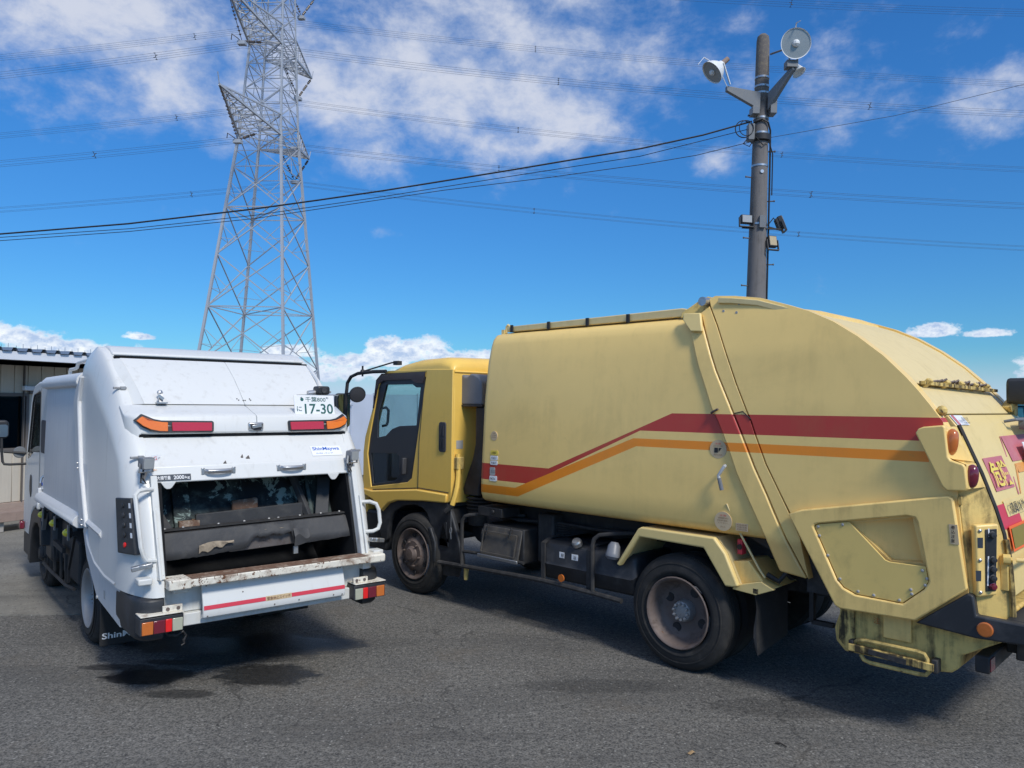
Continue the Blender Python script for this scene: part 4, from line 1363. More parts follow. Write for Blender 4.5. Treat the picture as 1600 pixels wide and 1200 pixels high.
def wheel(parent, x, y, r, w, face, rim_r, rimmat, style, hubmat='hub_grey'):
    """outer face at y looking towards +y when face = 1"""
    t = bpy.data.objects.new('wheel', None)
    COL.objects.link(t)
    t.parent = parent
    o = (x, y, r)
    ax = (0, face, 0)
    rr = rim_r + .022
    pf = [(-w + .03, rr), (-w + .006, rr + .03), (-w, r - .10), (-w + .02, r - .03), (-w + .045, r - .004), (-w + .06, r), (-.06, r), (-.045, r - .004), (-.018, r - .03), (-.010, r - .055), (-.004, r - .057), (-.003, r - .064), (-.008, r - .066), (-.001, r - .09), (.0, r - .13), (.004, rr + .045), (.003, rr + .038), (-.004, rr + .036), (-.006, rr + .03), (-.028, rr)]
    b = B().lathe(pf, o, ax, 56)
    b.done('tyre', 'tyre', t, smooth=35)
    # tread ribs: narrow grooves read as proud bands
    b = B()
    for i in range(5):
        c = -w + .075 + (w - .15) * i / 4
        hw_ = (w - .15) / 4 * .36
        b.lathe([(c - hw_, r - .002), (c - hw_, r + .0055), (c + hw_, r + .0055), (c + hw_, r - .002)], o, ax, 56)
    b.done('tread', 'tyre', t)
    if style == 'dish':      # rear dual: deep concave dish
        pf = [(-.004, rim_r + .024), (.004, rim_r + .016), (-.002, rim_r + .004), (-.02, rim_r - .004), (-.105, rim_r - .03), (-.125, rim_r - .05), (-.135, rim_r * .62), (-.138, .085), (-.14, .0)]
        b = B().lathe(pf, o, ax, 40)
        b.done('rim', rimmat, t, smooth=40)
        hole = -.134
        b = B().lathe([(-.14, .085), (-.085, .080), (-.07, .075), (-.066, .068), (-.064, .0)], o, ax, 20)
        b.done('hub', hubmat, t)
        nb, br, bz = 10, .060, -.064
        hr, hn, hs = rim_r * .66, 4, .040
    else:                    # front: disc bulging outwards
        pf = [(-.004, rim_r + .024), (.004, rim_r + .016), (-.002, rim_r + .004), (-.03, rim_r - .010), (-.05, rim_r - .03), (-.042, rim_r - .055), (-.012, rim_r * .62), (.004, rim_r * .56), (.006, .095), (.006, .0)]
        b = B().lathe(pf, o, ax, 40)
        b.done('rim', rimmat, t, smooth=40)
        b = B().lathe([(.0, .085), (.02, .08), (.035, .062), (.045, .055), (.048, .0)], o, ax, 20)
        b.done('hub', hubmat, t)
        nb, br, bz = 6, .125, .006
        hr, hn, hs = rim_r * .80, 6, .026
    for i in range(nb):
        a = 2 * math.pi * i / nb + .2
        c = Vector((x + br * math.cos(a), y + face * bz, r + br * math.sin(a)))
        B().lathe([(-.01, .012), (.016, .012), (.017, .007), (.026, .007), (.027, .0)], c, ax, 6).done('wheel_nut', hubmat, t, smooth=0)
    b = B()
    for i in range(hn):
        a = 2 * math.pi * i / hn + .5
        c = Vector((x + hr * math.cos(a), y + face * (hole + .0 if style == 'dish' else -.026), r + hr * math.sin(a)))
        b.lathe([(-.002, hs), (.006, hs * .92), (.003, .0)], c, ax, 12)
    b.done('hand_hole', 'print_black', t)
    return t


wheel(YT, .02, 0.0, .432, .235, 1, .25, 'rim_brown', 'dish', 'hub_grey')
B().lathe([(0, .25), (.0, .40), (.03, .43), (.20, .43), (.23, .40), (.23, .25)], (.02, -.50, .432), (0, 1, 0), 40).done('inner_tyre', 'tyre', YT)
wheel(YT, 3.27, -.01, .42, .225, 1, .245, 'rim_brown', 'front', 'rim_brown')
wheel(YT, .02, WY + .0, .432, .235, -1, .25, 'rim_brown', 'dish')
B().lathe([(0, .25), (.0, .40), (.03, .43), (.20, .43), (.23, .40), (.23, .25)], (.02, WY + .50, .432), (0, -1, 0), 40).done('inner_tyre', 'tyre', YT)
wheel(YT, 3.27, WY + .01, .42, .225, -1, .245, 'rim_brown', 'front')

# rear fender, step box and mud flap
fo = [(0.568, 0.725), (0.358, 1.033), (0.328, 1.049), (-0.313, 1.049), (-0.403, 0.946), (-0.504, 0.729), (-0.470, 0.715), (-0.403, 0.712), (-0.227, 0.962), (0.343, 0.972), (0.533, 0.712)]
for sd in (1, -1):
    b = B()
    ya, yb = (.03, -.02) if sd > 0 else (WY - .03, WY + .02)
    b.prism(fo, 'y', ya, yb)
    f = b.done('fender', 'yellow_pale', YT, .012, 3)
    b = B()
    top = [(0.555, 0.74), (0.352, 1.036), (0.326, 1.047), (-0.313, 1.047), (-0.400, 0.944), (-0.500, 0.729)]
    th = [(p[0] * .985, p[1] - .02) for p in top[::-1]]
    b.prism(top + th, 'y', yb + (-.003 if sd > 0 else .003), yb - sd * .50)
    b.done('fender_top', 'yellow_faded_lit', f)
SB = B().prism([(-.36, .875), (-.545, .905), (-.655, .775), (-.74, .74), (-.62, .686), (-.44, .69)], 'y', -.42, -.05).done('step_box', 'yellow_paint', YT, .006)
B().prism([(-.44, .692), (-.46, .725), (-.66, .78), (-.755, .738), (-.62, .680)], 'y', -.048, -.01).done('step_edge', 'yellow_pale', SB, .004)
b = B()
rings = []
for i in range(8):
    z = .70 - .44 * i / 7
    rings.append([(-.60 - .02 * i / 7 - .01 * math.sin(i), -.02 - .012 * math.sin(i * .9), z), (-.612 - .02 * i / 7, -.02 - .01 * math.sin(i * .9), z), (-.625, -.50, z + .05 * i / 7), (-.613, -.50, z + .05 * i / 7)])
b.loft(rings)
b.done('mud_flap', 'rubber', YT, smooth=40)
B().box(-.64, -.60, -.5, -.01, .69, .725).done('flap_bracket', 'black_frame', YT)
b = B().box(-.47, -.43, -.16, -.10, .93, 1.04).done('side_marker', 'red_print', YT, .004)
B().cyl((-.452, -.098, .985), (-.452, -.09, .985), .02, 10).done('lens', 'print_black', b)
B().tube([(-.40, .0, 1.30), (-.50, -.03, 1.08), (-.62, -.06, .86), (-.66, -.07, .80)], .008, 6).done('stay_rod', 'yellow_faded_lit', YT)
B().tube([(-.66, -.1, .82), (-.74, -.12, .78), (-.78, -.14, .84), (-.80, -.2, .80)], .02, 6).bar((-.9, -.3, .9), (-.9, -.3, .5), .04, .03).bar((-.9, -.3, .5), (-1.05, -.3, .5), .04, .03).done('hose', 'black_frame', YT)

# fuel tank with straps, cap and lamp
b = B()
pf = [(-.10, .80), (-.05, .76), (-.045, .62), (-.03, .60), (-.045, .585), (-.06, .49), (-.10, .46), (-.55, .46), (-.6, .5), (-.6, .76), (-.55, .80)]
rings = []
for x, k in ((1.47, .035), (1.455, .01), (1.43, 0), (.47, 0), (.445, .01), (.43, .035)):
    rings.append([(x, y - k if y > -.3 else y + k, z - k if z > .62 else z + k * .8) for y, z in pf])
b.loft(rings)
FT = b.done('fuel_tank', 'black_plastic', YT, smooth=45)
for x in (1.42, .90):
    b = B().box(x - .022, x + .022, -.040, -.028, .45, .78).bar((x, -.036, .775), (x, -.14, .815), .044, .012).bar((x, -.14, .815), (x, -.6, .815), .044, .012)
    b.done('strap', 'black_dusty', FT)
B().lathe([(0, .045), (.035, .045), (.05, .036), (.052, .0)], (1.06, -.08, .80), (-.05, .55, .8), 16).done('fuel_cap', 'steel', FT)
plate('sticker', 'sticker_white', FT, (1.24, -.048, .67), (-1, 0, 0), (0, 0, 1), .055, .05, .003)
plate('sticker', 'sticker_white', FT, (1.10, -.048, .67), (-1, 0, 0), (0, 0, 1), .07, .05, .003)
letters('lettering', '軽', 'print_black', FT, (1.22, -.0445, .677), (-1, 0, 0), (0, 0, 1), h=.033)
letters('lettering', '油', 'print_black', FT, (1.082, -.0445, .677), (-1, 0, 0), (0, 0, 1), h=.033)
B().lathe([(-.09, .03), (-.06, .05), (0, .058), (.01, .062), (.03, .06), (.05, .04), (.052, .0)], (.62, .0, .80), (0, .25, -1), 16).done('marker_lamp', 'snorkel', YT)

# tool box
b = B().box(1.66, 2.20, -.55, -.03, .545, .86)
TB = b.done('tool_box', 'black_frame', YT, .012)
dr = B()
dr.add([(1.675, -.028, .85), (2.185, -.028, .85), (2.215, .0, .555), (1.715, .0, .555), (1.675, -.04, .85), (2.185, -.04, .85), (2.215, -.02, .555), (1.715, -.02, .555)],
       [(0, 1, 2, 3), (7, 6, 5, 4), (0, 4, 5, 1), (1, 5, 6, 2), (2, 6, 7, 3), (3, 7, 4, 0)])
DR = dr.done('door', 'toolbox', TB, .008)
for p, q in (((1.72, .0, .80), (2.16, .0, .80)), ((2.16, .0, .80), (2.19, .012, .60)), ((2.19, .012, .60), (1.75, .012, .60)), ((1.75, .012, .60), (1.72, .0, .80))):
    B().bar(p, q, .012, .010).done('door_rib', 'toolbox', TB)
for x in (1.80, 2.11):
    B().bar((x, -.012, .865), (x + .012, .006, .765), .022, .014).done('latch', 'black_frame', TB, .003)
B().bar((1.70, .012, .562), (2.23, .012, .562), .02, .03).done('lip', 'steel', TB, .004)

# side guard rails
b = B()
b.tube([(2.83, .0, .40), (2.5, .0, .415), (1.8, .0, .44), (1.39, .0, .452), (.81, .0, .44), (.54, -.01, .425)], .022, 8)
b.tube([(2.47, .0, .42), (2.475, .0, .80), (2.47, .0, .86), (2.44, -.01, .905), (2.39, -.02, .92), (2.30, -.1, .93), (1.9, -.3, .94)], .018, 8)
b.tube([(.83, .0, .45), (.835, .0, .84), (.82, -.005, .89), (.78, -.02, .925), (.70, -.05, .94), (.55, -.2, .95)], .018, 8)
b.tube([(2.46, -.005, .56), (2.2, -.02, .57), (1.65, -.02, .56)], .016, 8)
b.done('side_guard', 'black_dusty', YT)
B().cyl((1.155, .02, .515), (1.155, .032, .515), .032, 16).done('side_reflector', 'orange_dark', YT)
B().prism([(2.46, .40), (2.41, .40), (2.42, .28), (2.45, .28)], 'y', -.04, -.01).done('guard_bracket', 'yellow_grimy', YT, .004)

# ---- cab
CW = WY + .06
CY = -.045
sil = [(2.72, 1.03), (2.715, 1.6), (2.70, 2.30), (2.72, 2.36)]
# side wall with window opening (near) and the same on the far side
wall = [(2.70, 1.02), (2.69, 2.36), (3.10, 2.37), (3.80, 2.37), (3.92, 2.30), (4.08, 1.95), (4.22, 1.62), (4.25, 1.45), (4.25, .96), (4.10, .93), (4.03, .90), (3.86, .80), (3.73, .905), (3.58, .95), (3.13, .985), (3.06, .99), (2.76, 1.0)]
win = [(3.145, 2.185), (3.11, 2.345), (3.88, 2.335), (3.945, 2.30), (4.135, 1.62), (4.17, 1.43), (4.09, 1.06), (3.42, 1.16), (3.345, 1.21)]
for sd in (1, -1):
    W_ = panel('cab_side', wall, 'yellow_cab', YT, flat, .05, CY, holes=[win], bevel=.018, step=0, side=sd)
    if sd < 0:
        W_.location.y = -.06 * 0
    fr_in = [(3.225, 2.18), (3.30, 2.18), (3.37, 2.215), (3.835, 2.215), (3.99, 1.90), (3.994, 1.62), (3.84, 1.645), (3.72, 1.725), (3.59, 1.76), (3.29, 1.775)]
    low_in = [(4.115, 1.435), (3.645, 1.46), (3.58, 1.43), (3.585, 1.21), (3.66, 1.16), (4.06, 1.095)]
    panel('window_frame', win, 'window_trim', YT, flat, .025, CY - .012, holes=[fr_in, low_in], bevel=.004, step=0, side=sd)
    panel('window_glass', fr_in, 'cab_glass', YT, flat, .004, CY - .026, step=0, side=sd)
    panel('lower_window', low_in, 'dark_glass', YT, flat, .004, CY - .022, step=0, side=sd)
    panel('door_lining', [(3.24, 1.72), (3.6, 1.70), (3.72, 1.66), (3.84, 1.6), (4.02, 1.55), (4.15, 1.5), (4.1, 1.03), (3.2, 1.05)], 'interior_dark', YT, flat, .01, CY - .06, step=0, side=sd) if sd < 0 else None
panel('sun_visor', [(3.12, 2.345), (3.9, 2.34), (4.0, 2.27), (4.06, 1.95), (4.035, 1.95), (3.96, 2.22), (3.86, 2.262), (3.36, 2.268), (3.29, 2.228), (3.155, 2.225)], 'visor', YT, flat, .006, CY + .014, step=0)
b = B().bar((3.46, CY + .012, 1.42), (3.47, CY + .012, 1.24), .055, .03).done('door_handle', 'interior_dark', YT, .012)
B().tube([(3.985, CY - .06, 1.95), (3.93, CY - .08, 1.96), (3.885, CY - .08, 1.93), (3.895, CY - .08, 1.80), (3.92, CY - .08, 1.76), (3.97, CY - .06, 1.75)], .016, 6).done('grab_handle', 'interior_dark', YT)
for pts in ([(3.132, CY + .001, 2.34), (3.16, CY + .001, 2.10), (3.222, CY + .001, 1.604), (3.235, CY + .001, 1.115), (3.22, CY + .001, 1.0)], [(2.735, CY + .001, 1.105), (3.22, CY + .001, 1.115), (4.05, CY + .001, 1.03)]):
    B().tube(pts, .005, 4).done('door_seam', 'black_frame', YT)
# flank bulge under the doors
panel('cab_skirt', [(2.745, 1.09), (2.76, 1.0), (3.13, .985), (3.58, .95), (3.73, .91), (3.86, .81), (4.03, .92), (4.24, .97), (4.24, 1.03), (4.05, 1.02), (3.24, 1.10)], 'yellow_cab', YT, flat, .03, CY + .022, bevel=.014, step=0)
# roof: crowned loft across the cab
rings = []
rf = [(2.69, 2.34), (2.70, 2.42), (2.75, 2.475), (2.9, 2.50), (3.3, 2.49), (3.55, 2.455), (3.75, 2.40), (3.88, 2.345), (3.92, 2.30)]
for y, k in ((CY - .004, .105), (CY - .012, .07), (CY - .05, .03), (CY - .12, .008), (CY - .3, 0), ((CY + CW) / 2, -.012), (CW + .3, 0), (CW + .12, .008), (CW + .05, .03), (CW + .012, .07), (CW + .004, .105)):
    rings.append([(x, y, max(z - k * (1 if z > 2.35 else .2), 2.32 if z > 2.33 else z)) for x, z in rf] + [(3.9, y, 2.29), (2.70, y, 2.29)])
b = B().loft(rings)
b.done('cab_roof', 'yellow_cab', YT, smooth=50)
B().tube([(2.69, CY - .02, 2.335), (2.685, CY - .3, 2.335), (2.685, CW + .1, 2.335)], .012, 5).done('roof_gutter', 'yellow_cab', YT)
# back wall, floor, front
b = B().box(2.69, 2.73, CW + .02, CY - .02, 1.0, 2.34)
b.done('cab_back', 'yellow_cab', YT, .01)
for y in (-.52, -.85, -1.2, -1.5):
    B().box(2.675, 2.69, y - .05, y + .05, 1.2, 2.2).done('back_rib', 'yellow_cab', YT, .006)
b = B().box(2.74, 4.2, CW + .06, CY - .06, .96, 1.03)
b.done('cab_floor', 'interior_dark', YT)
b = B().prism([(4.20, .50), (4.25, .50), (4.26, 1.45), (4.22, 1.50), (4.18, 1.45)], 'y', CW + .03, CY - .03)
b.done('cab_front', 'yellow_cab', YT, .01)
b = B().prism([(4.215, 1.50), (4.235, 1.50), (3.93, 2.29), (3.91, 2.29)], 'y', CW + .10, CY - .10)
b.done('windscreen', 'cab_glass', YT)
B().prism([(4.19, 1.48), (4.25, 1.48), (3.945, 2.30), (3.89, 2.30)], 'y', CY - .098, CY - .055).prism([(4.19, 1.48), (4.25, 1.48), (3.945, 2.30), (3.89, 2.30)], 'y', CW + .055, CW + .098).done('windscreen_pillar', 'yellow_cab', YT)
B().prism([(3.95, 1.03), (3.88, 1.50), (3.95, 1.57), (4.17, 1.55), (4.19, 1.03)], 'y', CW + .07, CY - .09).done('dashboard', 'interior_pale', YT, .03)
b = B()
b.tube([(3.70 + .05 * math.sin(R(a)) * -1 + .0, -1.52 + .22 * math.cos(R(a)), 1.68 + .20 * math.sin(R(a))) for a in range(0, 360, 18)], .022, 7, closed=True)
b.bar((3.70, -1.52, 1.68), (3.9, -1.52, 1.40), .05, .05).bar((3.70, -1.72, 1.68), (3.70, -1.32, 1.68), .04, .03)
b.done('steering_wheel', 'interior_pale', YT)
for y in (-.45, -1.52):
    b = B().box(2.95, 3.45, y - .25, y + .25, 1.18, 1.36).prism([(2.95, 1.36), (3.1, 1.36), (2.98, 1.98), (2.86, 1.98)], 'y', y - .23, y + .23)
    b.done('seat', 'interior_dark' if y > -1 else 'interior_pale', YT, .04)
# vent slot, door mirror, arch trim
V = B().prism(rrect(2.782, 2.888, 1.515, 1.82, .025), 'y', CY - .005, CY + .012).done('air_vent', 'interior_dark', YT, .004)
for i in range(2):
    for k in range(2):
        x = 2.808 + k * .04
        z = 1.55 + i * .13
        B().box(x, x + .014, CY + .011, CY + .02, z, z + .10).done('louvre', 'black_plastic', V)
ar = [(3.86, .80), (3.73, .908), (3.58, .952), (3.13, .988), (3.07, .90), (3.01, .74), (2.945, .572), (2.955, .38), (2.88, .365), (2.87, .30), (2.62, .275), (2.52, .43), (2.56, .60), (2.66, .80), (2.76, 1.0), (2.74, 1.03), (3.13, 1.03), (3.58, .99), (3.74, .945), (3.88, .83)]
panel('wheel_arch', [(3.88, .80), (3.73, .912), (3.58, .956), (3.14, .992), (2.76, 1.01), (2.66, .82), (2.56, .58), (2.53, .40), (2.93, .375), (2.96, .57), (3.02, .73), (3.09, .86), (3.16, .905), (3.3, .93), (3.5, .90), (3.66, .82), (3.74, .70), (3.78, .5), (3.85, .45), (3.93, .6)], 'black_plastic', YT, flat, .06, CY - .005, bevel=.014, step=0)
B().prism([(3.88, .80), (3.73, .90), (3.58, .945), (3.14, .98), (2.8, .98), (2.66, .80), (2.8, .80), (3.1, .94), (3.3, .95), (3.5, .92), (3.68, .84)], 'y', -.5, CY - .07).done('arch_liner', 'black_frame', YT)
B().prism([(2.955, .38), (2.96, .58), (3.02, .73), (2.98, .73), (2.9, .58), (2.9, .38)], 'y', CY - .02, CY + .035).done('arch_lip', 'black_plastic', YT, .012)
B().prism([(2.88, .375), (2.885, .27), (2.86, .25), (2.62, .27), (2.58, .38)], 'y', CY - .06, CY - .045).done('splash_flap', 'rubber', YT)
B().prism([(2.86, .64), (2.86, .56), (2.72, .56), (2.72, .60), (2.78, .62), (2.79, .80), (2.76, .80), (2.75, .64)], 'y', CY - .004, CY + .014).done('arch_step', 'black_plastic', YT, .006)
B().box(3.83, 4.26, CW + .02, CY - .03, .36, .79).done('front_bumper', 'black_plastic', YT, .03)
# mirror bracket in front of the cab
b = B()
mp = [(3.74, .02, 2.36), (3.95, .05, 2.36), (4.20, .08, 2.345), (4.32, .09, 2.31), (4.385, .095, 2.24), (4.40, .10, 2.10), (4.40, .10, 1.70)]
b.tube(mp, .020, 8)
b.tube([(3.62, -.06, 2.47), (3.70, -.02, 2.455), (4.12, .07, 2.365)], .009, 6)
b.tube([(4.40, .10, 2.12), (4.20, .11, 2.115)], .011, 6)
MB = b.done('mirror_arm', 'black_frame', YT)
B().sphere((4.12, .07, 2.36), .03, 8, 1, 1, 1.2).cyl((4.12, .07, 2.31), (4.12, .07, 2.43), .012, 6).box(3.60, 3.68, -.09, -.03, 2.43, 2.475).done('clamp', 'black_frame', MB)
b = B()
q = Vector((-.9, .42, -.05)).normalized()
b.lathe([(.0, .0), (.005, .086), (-.012, .095), (-.05, .08), (-.075, .04), (-.08, .0)], (4.14, .12, 2.10), (-.75, .35, -.28), 20)
mm = b.done('round_mirror', 'black_plastic', YT)
B().lathe([(.006, .080), (.010, .055), (.012, .0)], (4.14, .12, 2.10), (-.75, .35, -.28), 20).done('mirror_glass', 'interior_dark', mm)
b = B()
pf = rrect(-.10, .10, -.20, .20, .05)
b.prism(pf, 'x', 4.42, 4.48)
b.v = [(x, y + .12, z + 1.92) for x, y, z in b.v]
mm = b.done('main_mirror', 'black_plastic', YT, .02)
b = B().prism(rrect(-.085, .085, -.185, .185, .04), 'x', 4.412, 4.418)
b.v = [(x, y + .12, z + 1.92) for x, y, z in b.v]
b.done('mirror_glass', 'mirror', mm)

# snorkel behind the cab
b = B()
pf = [(3.02, 2.0), (3.025, 2.20), (2.99, 2.27), (2.91, 2.30), (2.84, 2.295), (2.80, 2.265), (2.745, 2.27), (2.69, 2.29), (2.62, 2.27), (2.56, 2.20), (2.55, 2.0)]
pf = [(x - .45, z) for x, z in pf]
SN = B().prism([(x + .15, z) for x, z in [(2.665, 2.0), (2.66, 2.215), (2.63, 2.28), (2.58, 2.305), (2.53, 2.31), (2.495, 2.285), (2.46, 2.285), (2.42, 2.315), (2.36, 2.31), (2.29, 2.28), (2.245, 2.22), (2.24, 2.0)]], 'y', -.50, -.17).done('air_intake', 'snorkel', YT, .03, 3)
B().box(2.385, 2.825, -.505, -.165, 1.98, 2.0).done('intake_rim', 'black_plastic', SN, .004)
b = B()
rings = []
for x0, x1, z in ((2.42, 2.26, 1.98), (2.42, 2.26, 1.6), (2.46, 2.28, 1.45), (2.54, 2.30, 1.28), (2.60, 2.34, 1.14), (2.58, 2.34, 1.08)):
    rings.append([(x0 + .12, -.42, z), (x0 + .12, -.24, z), (x0 + .09, -.20, z), (x1 + .12, -.2, z), (x1 + .12, -.44, z)])
b.loft(rings)
b.done('intake_duct', 'black_plastic', SN, .012)
b = B()
for i in range(4):
    b.lathe([(-.016, .12), (0, .145), (.016, .12)], (2.56, -.32, 1.05 - i * .034), (0, 0, 1), 18)
b.lathe([(0, .12), (-.15, .12)], (2.56, -.32, .93), (0, 0, 1), 18)
b.done('bellows', 'rubber', SN)
B().tube([(2.66, -.10, 1.50), (2.65, -.10, 1.28), (2.63, -.07, 1.18), (2.64, -.05, 1.08), (2.66, -.03, .99)], .026, 8).done('tilt_handle', 'yellow_cab', YT)
B().tube([(2.66, -.03, .99), (2.69, -.02, .955), (2.73, -.01, .92)], .028, 8).done('handle_grip', 'rubber', YT)
B().tube([(2.665, -.02, .96), (2.665, -.02, .76)], .004, 5).tube([(2.665 + .012 * math.cos(R(a)), -.02, .735 + .03 * math.sin(R(a))) for a in range(0, 360, 30)], .005, 5, closed=True).tube([(2.665, -.02, .70), (2.66, -.02, .65)], .006, 5).done('stay_cable', 'steel', YT)
B().box(2.63, 2.69, -.16, -.07, 1.34, 1.47).done('cab_latch', 'yellow_grimy', YT, .01)
plate('sticker', 'sticker_grey', YT, (2.689, -.10, 1.55), (0, -1, 0), (0, 0, 1), .09, .085, .002)
B().cyl((2.5, -.3, .75), (2.5, -.7, .75), .15, 18).done('air_cleaner', 'black_plastic', YT)
B().cyl((2.25, -.12, .72), (2.02, -.2, .72), .13, 18).done('air_tank', 'black_dusty', YT, .01)
B().box(1.95, 2.28, -.28, -.03, .935, 1.02).cyl((2.06, -.03, .985), (2.06, -.012, .985), .02, 6).done('body_mount', 'black_frame', YT, .005)
B().box(1.45, 1.65, -.7, -.2, .55, 1.0).done('valve_block', 'black_dusty', YT, .02)
b = B()
for k in range(6):
    b.tube([(2.3, -.2 - k * .04, .95 - .02 * k), (1.9, -.22 - k * .05, .9), (1.5, -.25, .93 - .03 * k), (1.0, -.25 - .04 * k, .92), (.5, -.3, .93)], .014, 6)
b.done('hydraulic_hose', 'black_frame', YT)

# side stickers
def sticker(nm, x, z, r, mt, txt=None, mt2='print_brown'):
    y = ys(z)
    s = B().cyl((x, y - .002, z), (x, y + .004, z), r, 20).done(nm, mt, YT)
    if txt:
        for k, (w, h, zz, m2, tx) in enumerate(txt):
            letters('lettering', tx, m2, s, (x + w / 2, y + .0045, z + zz), (-1, 0, 0), (0, 0, 1), w, h)
    return s


sticker('warning_sticker', -.322, 1.691, .068, 'sticker_tan', [(.05, .012, .034, 'red_print', '注意'), (.075, .010, .018, 'print_brown', 'はさまれ注意'), (.06, .036, -.026, 'print_black', '■◤'), (.07, .009, -.046, 'print_brown', '操作注意')])
sticker('warning_sticker', -.374, 1.172, .070, 'sticker_tan', [(.055, .013, .036, 'red_print', '注意'), (.085, .010, .018, 'print_brown', '点検整備の時は'), (.09, .010, .000, 'print_brown', '安全棒を使用し'), (.085, .010, -.018, 'print_brown', 'て下さい。'), (.04, .010, -.044, 'print_brown', '以上')])
sticker('warning_sticker', 2.05, 1.706, .045, 'sticker_tan', [(.04, .010, .02, 'print_brown', '注意'), (.06, .008, .002, 'print_brown', '高さ制限'), (.06, .008, -.016, 'print_brown', '確認事項')])
for z, mt, h in ((1.548, 'print_yellow', .042), (1.498, 'sticker_white', .04), (1.452, 'sticker_white', .04), (1.372, 'sticker_grey', .075), (1.305, 'sticker_white', .05), (1.215, 'sticker_white', .05)):
    if z == 1.215:
        continue
    s = plate('maker_sticker', mt, YT, (2.085, ys(z) + .002, z - h / 2), (-1, 0, 0), (0, 0, 1), .10 if mt != 'sticker_grey' else .07, h, .003, r=.012)
    letters('lettering', {1.548: 'C低騒音', 1.498: '平成22', 1.452: '平成27', 1.372: '三三', 1.305: 'NOx'}[z], 'print_black', s, (2.072, ys(z) + .0055, z - .012), (-1, 0, 0), (0, 0, 1), .065, .022)
s = plate('maker_sticker', 'sticker_tan', YT, (-.475, ys(1.1) + .002, 1.118), (-1, 0, 0), (0, 0, 1), .095, .055, .002)
for k in range(3):
    letters('lettering', ('取扱説明', '作業注意', '定期点検')[k], 'print_brown', s, (-.482, ys(1.1) + .0045, 1.156 - k * .016), (-1, 0, 0), (0, 0, 1), .08, .011)
# side handle
b = B().tube([(-.395, .012, 1.575), (-.40, .035, 1.57), (-.385, .04, 1.545), (-.358, .04, 1.505), (-.362, .04, 1.48)], .012, 8)
hd = b.done('lever', 'galvanised', YT)
B().tube([(-.362, .04, 1.485), (-.385, .04, 1.40)], .015, 8).done('grip', 'snorkel', hd)
b = B().tube([(-.26, ys(1.97) + .01, 1.955), (-.285, ys(1.97) + .03, 1.965), (-.33, ys(1.97) + .035, 1.985)], .008, 6).done('latch_hook', 'rim_brown', YT)

# ------------------------------------------------------------------ white garbage truck (x forward, y to its left, z up; left wheel face at y = 0)
WT = thing('garbage_truck', 'white garbage truck seen from behind with its loading hopper open', 'garbage truck', (-3.5, 6.419, 0), R(129.2))
LW, RW = .09, -1.73          # left and right flanks
MID = (LW + RW) / 2


def mir(y):
    return LW + RW - y


XR = [(.73, -1.86), (.90, -1.82), (1.28, -1.68), (1.46, -1.60), (1.58, -1.53), (1.75, -1.40), (1.89, -1.22), (2.04, -1.03), (2.20, -.82), (2.33, -.61), (2.40, -.45), (2.44, -.30)]
XS = [(.73, -1.36), (.90, -1.39), (1.07, -1.42), (1.34, -1.447), (1.59, -1.347), (1.737, -1.12), (1.89, -.85), (2.035, -.52), (2.11, -.37), (2.20, -.20), (2.33, -.22), (2.40, -.28), (2.44, -.30)]
XF = [(.73, -.92), (.80, -.62), (.88, -.49), (1.04, -.41), (1.45, -.20), (1.93, -.05), (2.20, -.05), (2.33, -.08), (2.40, -.16), (2.44, -.22)]
INR = [(.73, -.10), (1.46, -.10), (1.75, -.06), (2.2, -.045), (2.44, -.04)]


def wr(z):
    return lerp(XR, z)


ZL = [.73, .80, .90, 1.04, 1.2, 1.35, 1.46, 1.58, 1.67, 1.75, 1.82, 1.89, 1.96, 2.04, 2.12, 2.20, 2.27, 2.33, 2.37, 2.40, 2.425, 2.44]
for sd in (1, -1):
    rings = []
    for z in ZL:
        xf, xs, xr, yi = lerp(XF, z), lerp(XS, z), wr(z), lerp(INR, z)
        top = max(0, (z - 2.2) / .24)
        L = LW - .07 * top ** 2
        ym = yi + .045
        pts = [(xf, L - .012), (xf - .015, L)]
        pts.append(((xf + xs) / 2, L))
        for i in range(9):
            a = R(90 * i / 8)
            pts.append((xs + (xr - xs) * math.sin(a) ** 1.15, ym + (L - ym) * math.cos(a) ** 1.15 if i < 8 else ym))
        pts += [(xr - .002, yi), (xr + .05, yi - .008), (xf, yi - .008)]
        rings.append([(x, y if sd > 0 else mir(y), z) for x, y in pts])
    B().loft(rings).done('tail_side', 'white_paint', WT, smooth=38)

# roof cap and top skin between the tail sides
b = B()
pf = [(-.05, 2.40), (-.16, 2.445), (-.30, 2.452), (-.42, 2.43), (-.54, 2.385), (-.55, 2.365), (-.50, 2.35), (-.10, 2.36)]
b.prism(pf, 'y', mir(-.03), -.03)
b.done('roof_cap', 'white_paint', WT, .012)
B().box(-.62, -.50, mir(-.03), -.03, 2.325, 2.352).done('hood_gap', 'hopper_dark', WT)
HX = [(1.985, -1.15), (2.10, -1.015), (2.20, -.885), (2.30, -.73), (2.338, -.66)]


def hx(z):
    return lerp(HX, z)


# hood in two halves, bowed slightly across the truck, with turned-in ends
def bowed(name, prof, ya, yb, mt, ends=()):
    """profile (x, z) swept from ya to yb; ends fold forward near the flanks"""
    rings = []
    N = 10
    for i in range(N + 1):
        y = ya + (yb - ya) * i / N
        k = 0
        e = min(abs(y - LW), abs(y - RW))
        k = .0
        rings.append([(x + k, y, z) for x, z in prof])
    return B().loft(rings).done(name, mt, WT, .010, 2, 35)


